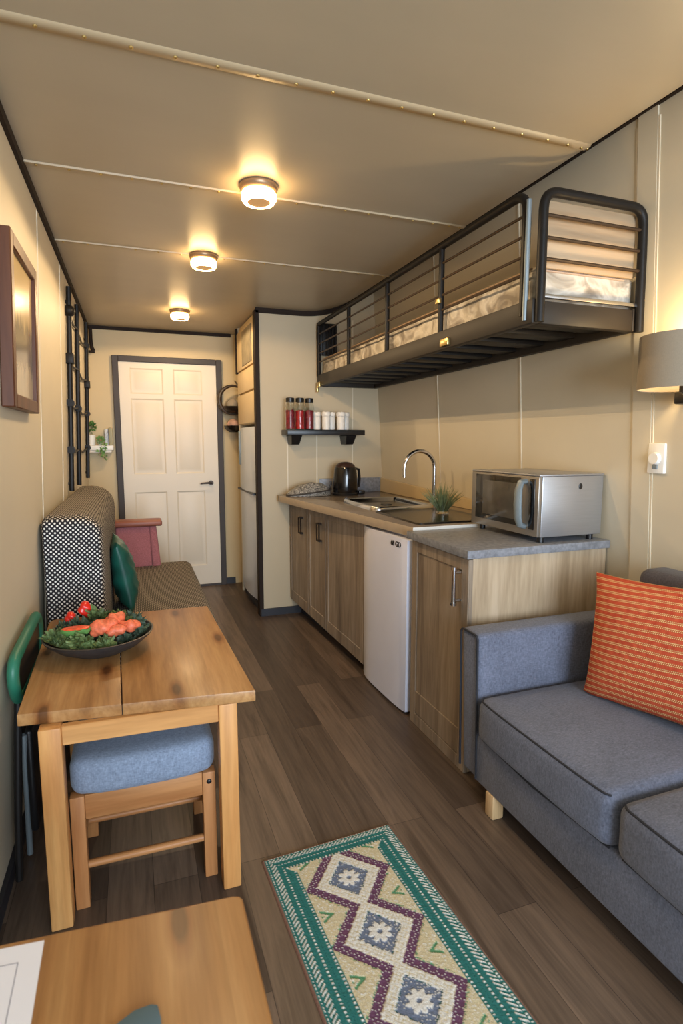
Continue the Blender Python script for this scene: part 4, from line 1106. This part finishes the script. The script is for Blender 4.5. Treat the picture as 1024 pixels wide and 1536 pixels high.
def lump(name, px, py, pz, rx, ry, rz, rot, m, seed, label, cat, group, wob=.22):
    bm = B(); R = Matrix.Rotation(radians(rot), 3, 'Z') @ Matrix.Rotation(radians(-8), 3, 'Y')
    vs = sphere(bm, (0, 0, 0), rx, ry, rz, 22, 14, R); rnd = random.Random(seed); p1, p2 = rnd.uniform(0, 6), rnd.uniform(0, 6)
    for v in vs: v.co *= 1+wob*sin(v.co.x*110+p1)*sin(v.co.y*90+p2)+wob*.4*sin(v.co.z*210+v.co.x*160+p2)
    c = bc+Vector((px, py, pz))
    for v in vs: v.co += c
    o = obj(name, bm, m, loc=c, smooth=70); props(o, label, cat, group)
g = 'orange salmon pieces in the salad bowl'
lump('salmon_piece', .015, -.055, .098, .045, .03, .026, 10, SALMON, 1, 'largest orange salmon piece at the front of the salad', 'salmon', g)
lump('salmon_piece', .055, -.015, .108, .036, .03, .024, 30, SALMON, 2, 'orange salmon piece on top of the pile in the salad', 'salmon', g)
lump('salmon_piece', .10, -.05, .092, .042, .022, .02, -15, SALMON, 3, 'orange salmon piece at the right of the salad bowl', 'salmon', g)
lump('salmon_piece', .06, -.075, .088, .035, .02, .018, 0, SALMON, 4, 'flat orange salmon piece near the front rim of the bowl', 'salmon', g)
g = 'red tomatoes in the salad bowl'
lump('tomato', -.05, .085, .128, .024, .022, .026, 0, TOMATO, 5, 'bright red tomato piece standing at the back of the salad', 'tomato', g, .28)
lump('tomato', -.095, .075, .105, .022, .02, .016, 0, TOMATO, 6, 'dark red tomato piece half hidden by kale at the back left', 'tomato', g, .28)
t = thing('melon_slice', 'green-rind slice with red flesh at the left front of the salad', 'melon slice', bc+Vector((-.06, -.06, .09)))
c = bc+Vector((-.065, -.065, .105))
bm = B(); sphere(bm, c, .05, .026, .026, 24, 14)
for v in bm.verts:
    if v.co.z > c.z: v.co.z = c.z+.001
    v.co += Vector((0, 0, .003*sin(v.co.x*300)))
obj('rind', bm, RIND, t)
bm = B(); sphere(bm, c+Vector((0, 0, .002)), .045, .022, .006, 24, 10); obj('flesh', bm, M('orange_red_flesh', (222, 84, 48), .4, var=.35, vs=40), t)

# ------------------------------------------------------------------ near table, paper, coaster
t = thing('side_table', 'honey pine table in the front corner holding the paper sheet', 'table', (-.12, .45, 0))
bm = B(); prism(bm, [(-.385, .10), (.135, .10), (.132, .817), (.128, .824), (.118, .828), (-.38, .868)], .595, .63, .005, 3); obj('tabletop', bm, PINE, t)
for x, y in ((-.34, .15), (.06, .15), (-.34, .76), (.04, .72)):
    bm = B(); box(bm, x, x+.05, y, y+.05, 0, .595, .003); obj('leg', bm, PINEZ, t)
def paper_pt(u, v, z):   # u 0..1 across, v 0..1 down
    a = Vector((-.362, .858, z)); b = Vector((-.153, .838, z)); d = Vector((.004, -.297, 0))
    return a+(b-a)*u+d*v
bm = B(); n = 8
def quad(bm, u0, u1, v0, v1, z):
    bm.faces.new([bm.verts.new(paper_pt(u, v, z)) for u, v in ((u0, v1), (u1, v1), (u1, v0), (u0, v0))])
t = thing('paper_sheet', 'white printed paper sheet lying on the front pine table', 'paper', (-.26, .70, .6305))
bm = B()
P4 = [paper_pt(0, 1, 0), paper_pt(1, 1, 0), paper_pt(1, 0, 0), paper_pt(0, 0, 0)]
prism(bm, [(p.x, p.y) for p in P4], .6303, .6312); obj('sheet', bm, PAPER, t)
bm = B()
quad(bm, .08, .86, .10, .104, .6314); quad(bm, .856, .862, .10, .9, .6314)
for i, (a, b) in enumerate(((.12, .72), (.12, .68), (.12, .70), (.12, .6), (.12, .66), (.12, .5), (.12, .62))):
    quad(bm, a, b, .16+.1*i, .185+.1*i, .6314)
    if i in (2, 4): quad(bm, .62, .74, .155+.1*i, .19+.1*i, .6316)
obj('printed_lines', bm, INK, t)
bm = B(); prism(bm, [(-.078, .600), (.004, .600), (.001, .660), (-.002, .678), (-.010, .682), (-.030, .681), (-.052, .670), (-.068, .645)], .6304, .6365, .002, 2)
o = obj('coaster', bm, COASTER); props(o, 'blue-grey felt coaster at the bottom edge of the front pine table', 'coaster')

# ------------------------------------------------------------------ rug
W_, L_, ang = .462, 1.36, radians(2.9)
Ro = Vector((.329, 1.652, 0)); eu = Vector((cos(ang), sin(ang), 0)); ev = Vector((sin(ang), -cos(ang), 0))
def L3(c): return lin(c)[:3]
TEAL, TEALD, WHT, CRM, PUR, BLU, LGR, EDGE = [L3(c) for c in ((52, 116, 114), (40, 92, 96), (222, 222, 218), (206, 196, 164), (106, 72, 100), (110, 122, 146), (92, 146, 110), (134, 104, 92))]
def rug_col(u, v):
    e = min(u, W_-u, v)                       # distance to border (near end out of view also has one)
    e = min(e, L_-v); side = e == u or e == W_-u
    al = v if side else u
    bw = .092 if side else .068
    k = 1 if side else .75
    if e < .007: return EDGE
    if e < bw:
        x = e/k
        if .019 < x < .038:   # slanted white dashes
            q = (al+ (x-.029)*.9)/.0135; return WHT if q % 1 < .46 else TEAL
        if .052 < x < .058 or .082 < x < .088: return WHT if (al/.011) % 1 < .42 else TEAL
        if .066 < x < .070: return TEALD if (al/.009) % 1 < .5 else TEAL
        if .0115 < x < .015: return WHT if (al/.01) % 1 < .5 else TEAL
        return TEAL
    uu = u-W_/2; pitch = .211; v0 = .176
    kf = (v-v0)/pitch; kk = round(kf); dv = (v-v0)-kk*pitch
    hu, hv = .136, .152
    d = abs(uu)/hu+abs(dv)/hv
    r = sqrt(uu*uu+dv*dv)
    hz = random.random()
    if d < .47:
        th = math.atan2(dv, uu)
        fl = .034*(.62+.38*abs(cos(4*th)))
        if r < .007: return BLU
        if r < fl: return WHT
        return BLU if hz > .08 else WHT
    if d < .78:
        f = (d/.095) % 1; s = ((uu*hv-dv*hu if uu*dv > 0 else uu*hv+dv*hu)/hv/.013) % 1
        if .47 <= d < .50: return TEALD if hz < .5 else WHT
        return CRM if (f < .16 or s < .14) else WHT
    if d < 1.04:
        s = ((uu-dv)/.010) % 1; s2 = ((uu+dv)/.010) % 1
        return WHT if (s < .30 and s2 < .30) else PUR
    # outside triangles: cream with green motif
    ed = W_/2-.092-abs(uu); dm = abs(abs(dv)-pitch/2)
    if .010 < ed < .050:
        a = dm+ed*.55
        if .018 < a < .027: return LGR
        if a < .010 and ed < .03: return LGR if hz > .3 else WHT
    if 1.04 < d < 1.09: return CRM if hz > .3 else LGR
    return CRM if hz > .12 else WHT
random.seed(3)
nu, nv = 154, 454
bm = B(); cl = bm.verts.layers.float_color.new('Col')
rows = []
for j in range(nv+1):
    row = []
    for i in range(nu+1):
        u = W_*i/nu; v = L_*j/nv; c = rug_col(min(max(u, 1e-4), W_-1e-4), max(v, 1e-4))
        lum = sum(c)/3
        p = Ro+eu*u+ev*v; p.z = .006+.0035*lum+random.uniform(0, .0012)
        if i in (0, nu) or j in (0, nv): p.z = .001
        vt = bm.verts.new(p); vt[cl] = (c[0], c[1], c[2], 1); row.append(vt)
    rows.append(row)
for a, b in zip(rows, rows[1:]):
    for i in range(nu): bm.faces.new((a[i], b[i], b[i+1], a[i+1]))
o = obj('rug', bm, VCOLM, loc=Ro, smooth=80); props(o, 'narrow woven rug with teal border and diamond pattern on the floor', 'rug')

# ------------------------------------------------------------------ light
w = bpy.data.worlds.new('world'); sc.world = w; w.use_nodes = True
bg = w.node_tree.nodes['Background']; bg.inputs['Color'].default_value = (.80, .88, 1, 1); bg.inputs['Strength'].default_value = 1.3
def area(name, loc, target, sx, sy, energy, col):
    L = bpy.data.lights.new(name, 'AREA'); L.shape = 'RECTANGLE'; L.size = sx; L.size_y = sy; L.energy = energy; L.color = col
    o = bpy.data.objects.new(name, L); C.objects.link(o); o.location = loc
    o.rotation_euler = (Vector(target)-Vector(loc)).to_track_quat('-Z', 'Y').to_euler()
    return o
area('assumed_daylight', (.7, -3.0, 1.35), (.7, 3, 1.0), 2.2, 2.0, 225, (.73, .86, 1))  # added area light beyond the open rear end, assumed daylight; no window built

# ------------------------------------------------------------------ camera
cam = bpy.data.cameras.new('camera'); co = bpy.data.objects.new('camera', cam); C.objects.link(co)
co.location = (0, 0, 1.35); co.rotation_euler = (radians(90-7.15), 0, radians(-20.08))
cam.sensor_fit = 'VERTICAL'; cam.sensor_height = 36; cam.lens = 845.2/1536*36
cam.clip_start = .02
cam.dof.use_dof = True; cam.dof.focus_distance = 2.8; cam.dof.aperture_fstop = 5.6
sc.camera = co
sc.view_settings.view_transform = 'Standard'; sc.view_settings.look = 'None'
sc.view_settings.exposure = .14; sc.view_settings.gamma = 1
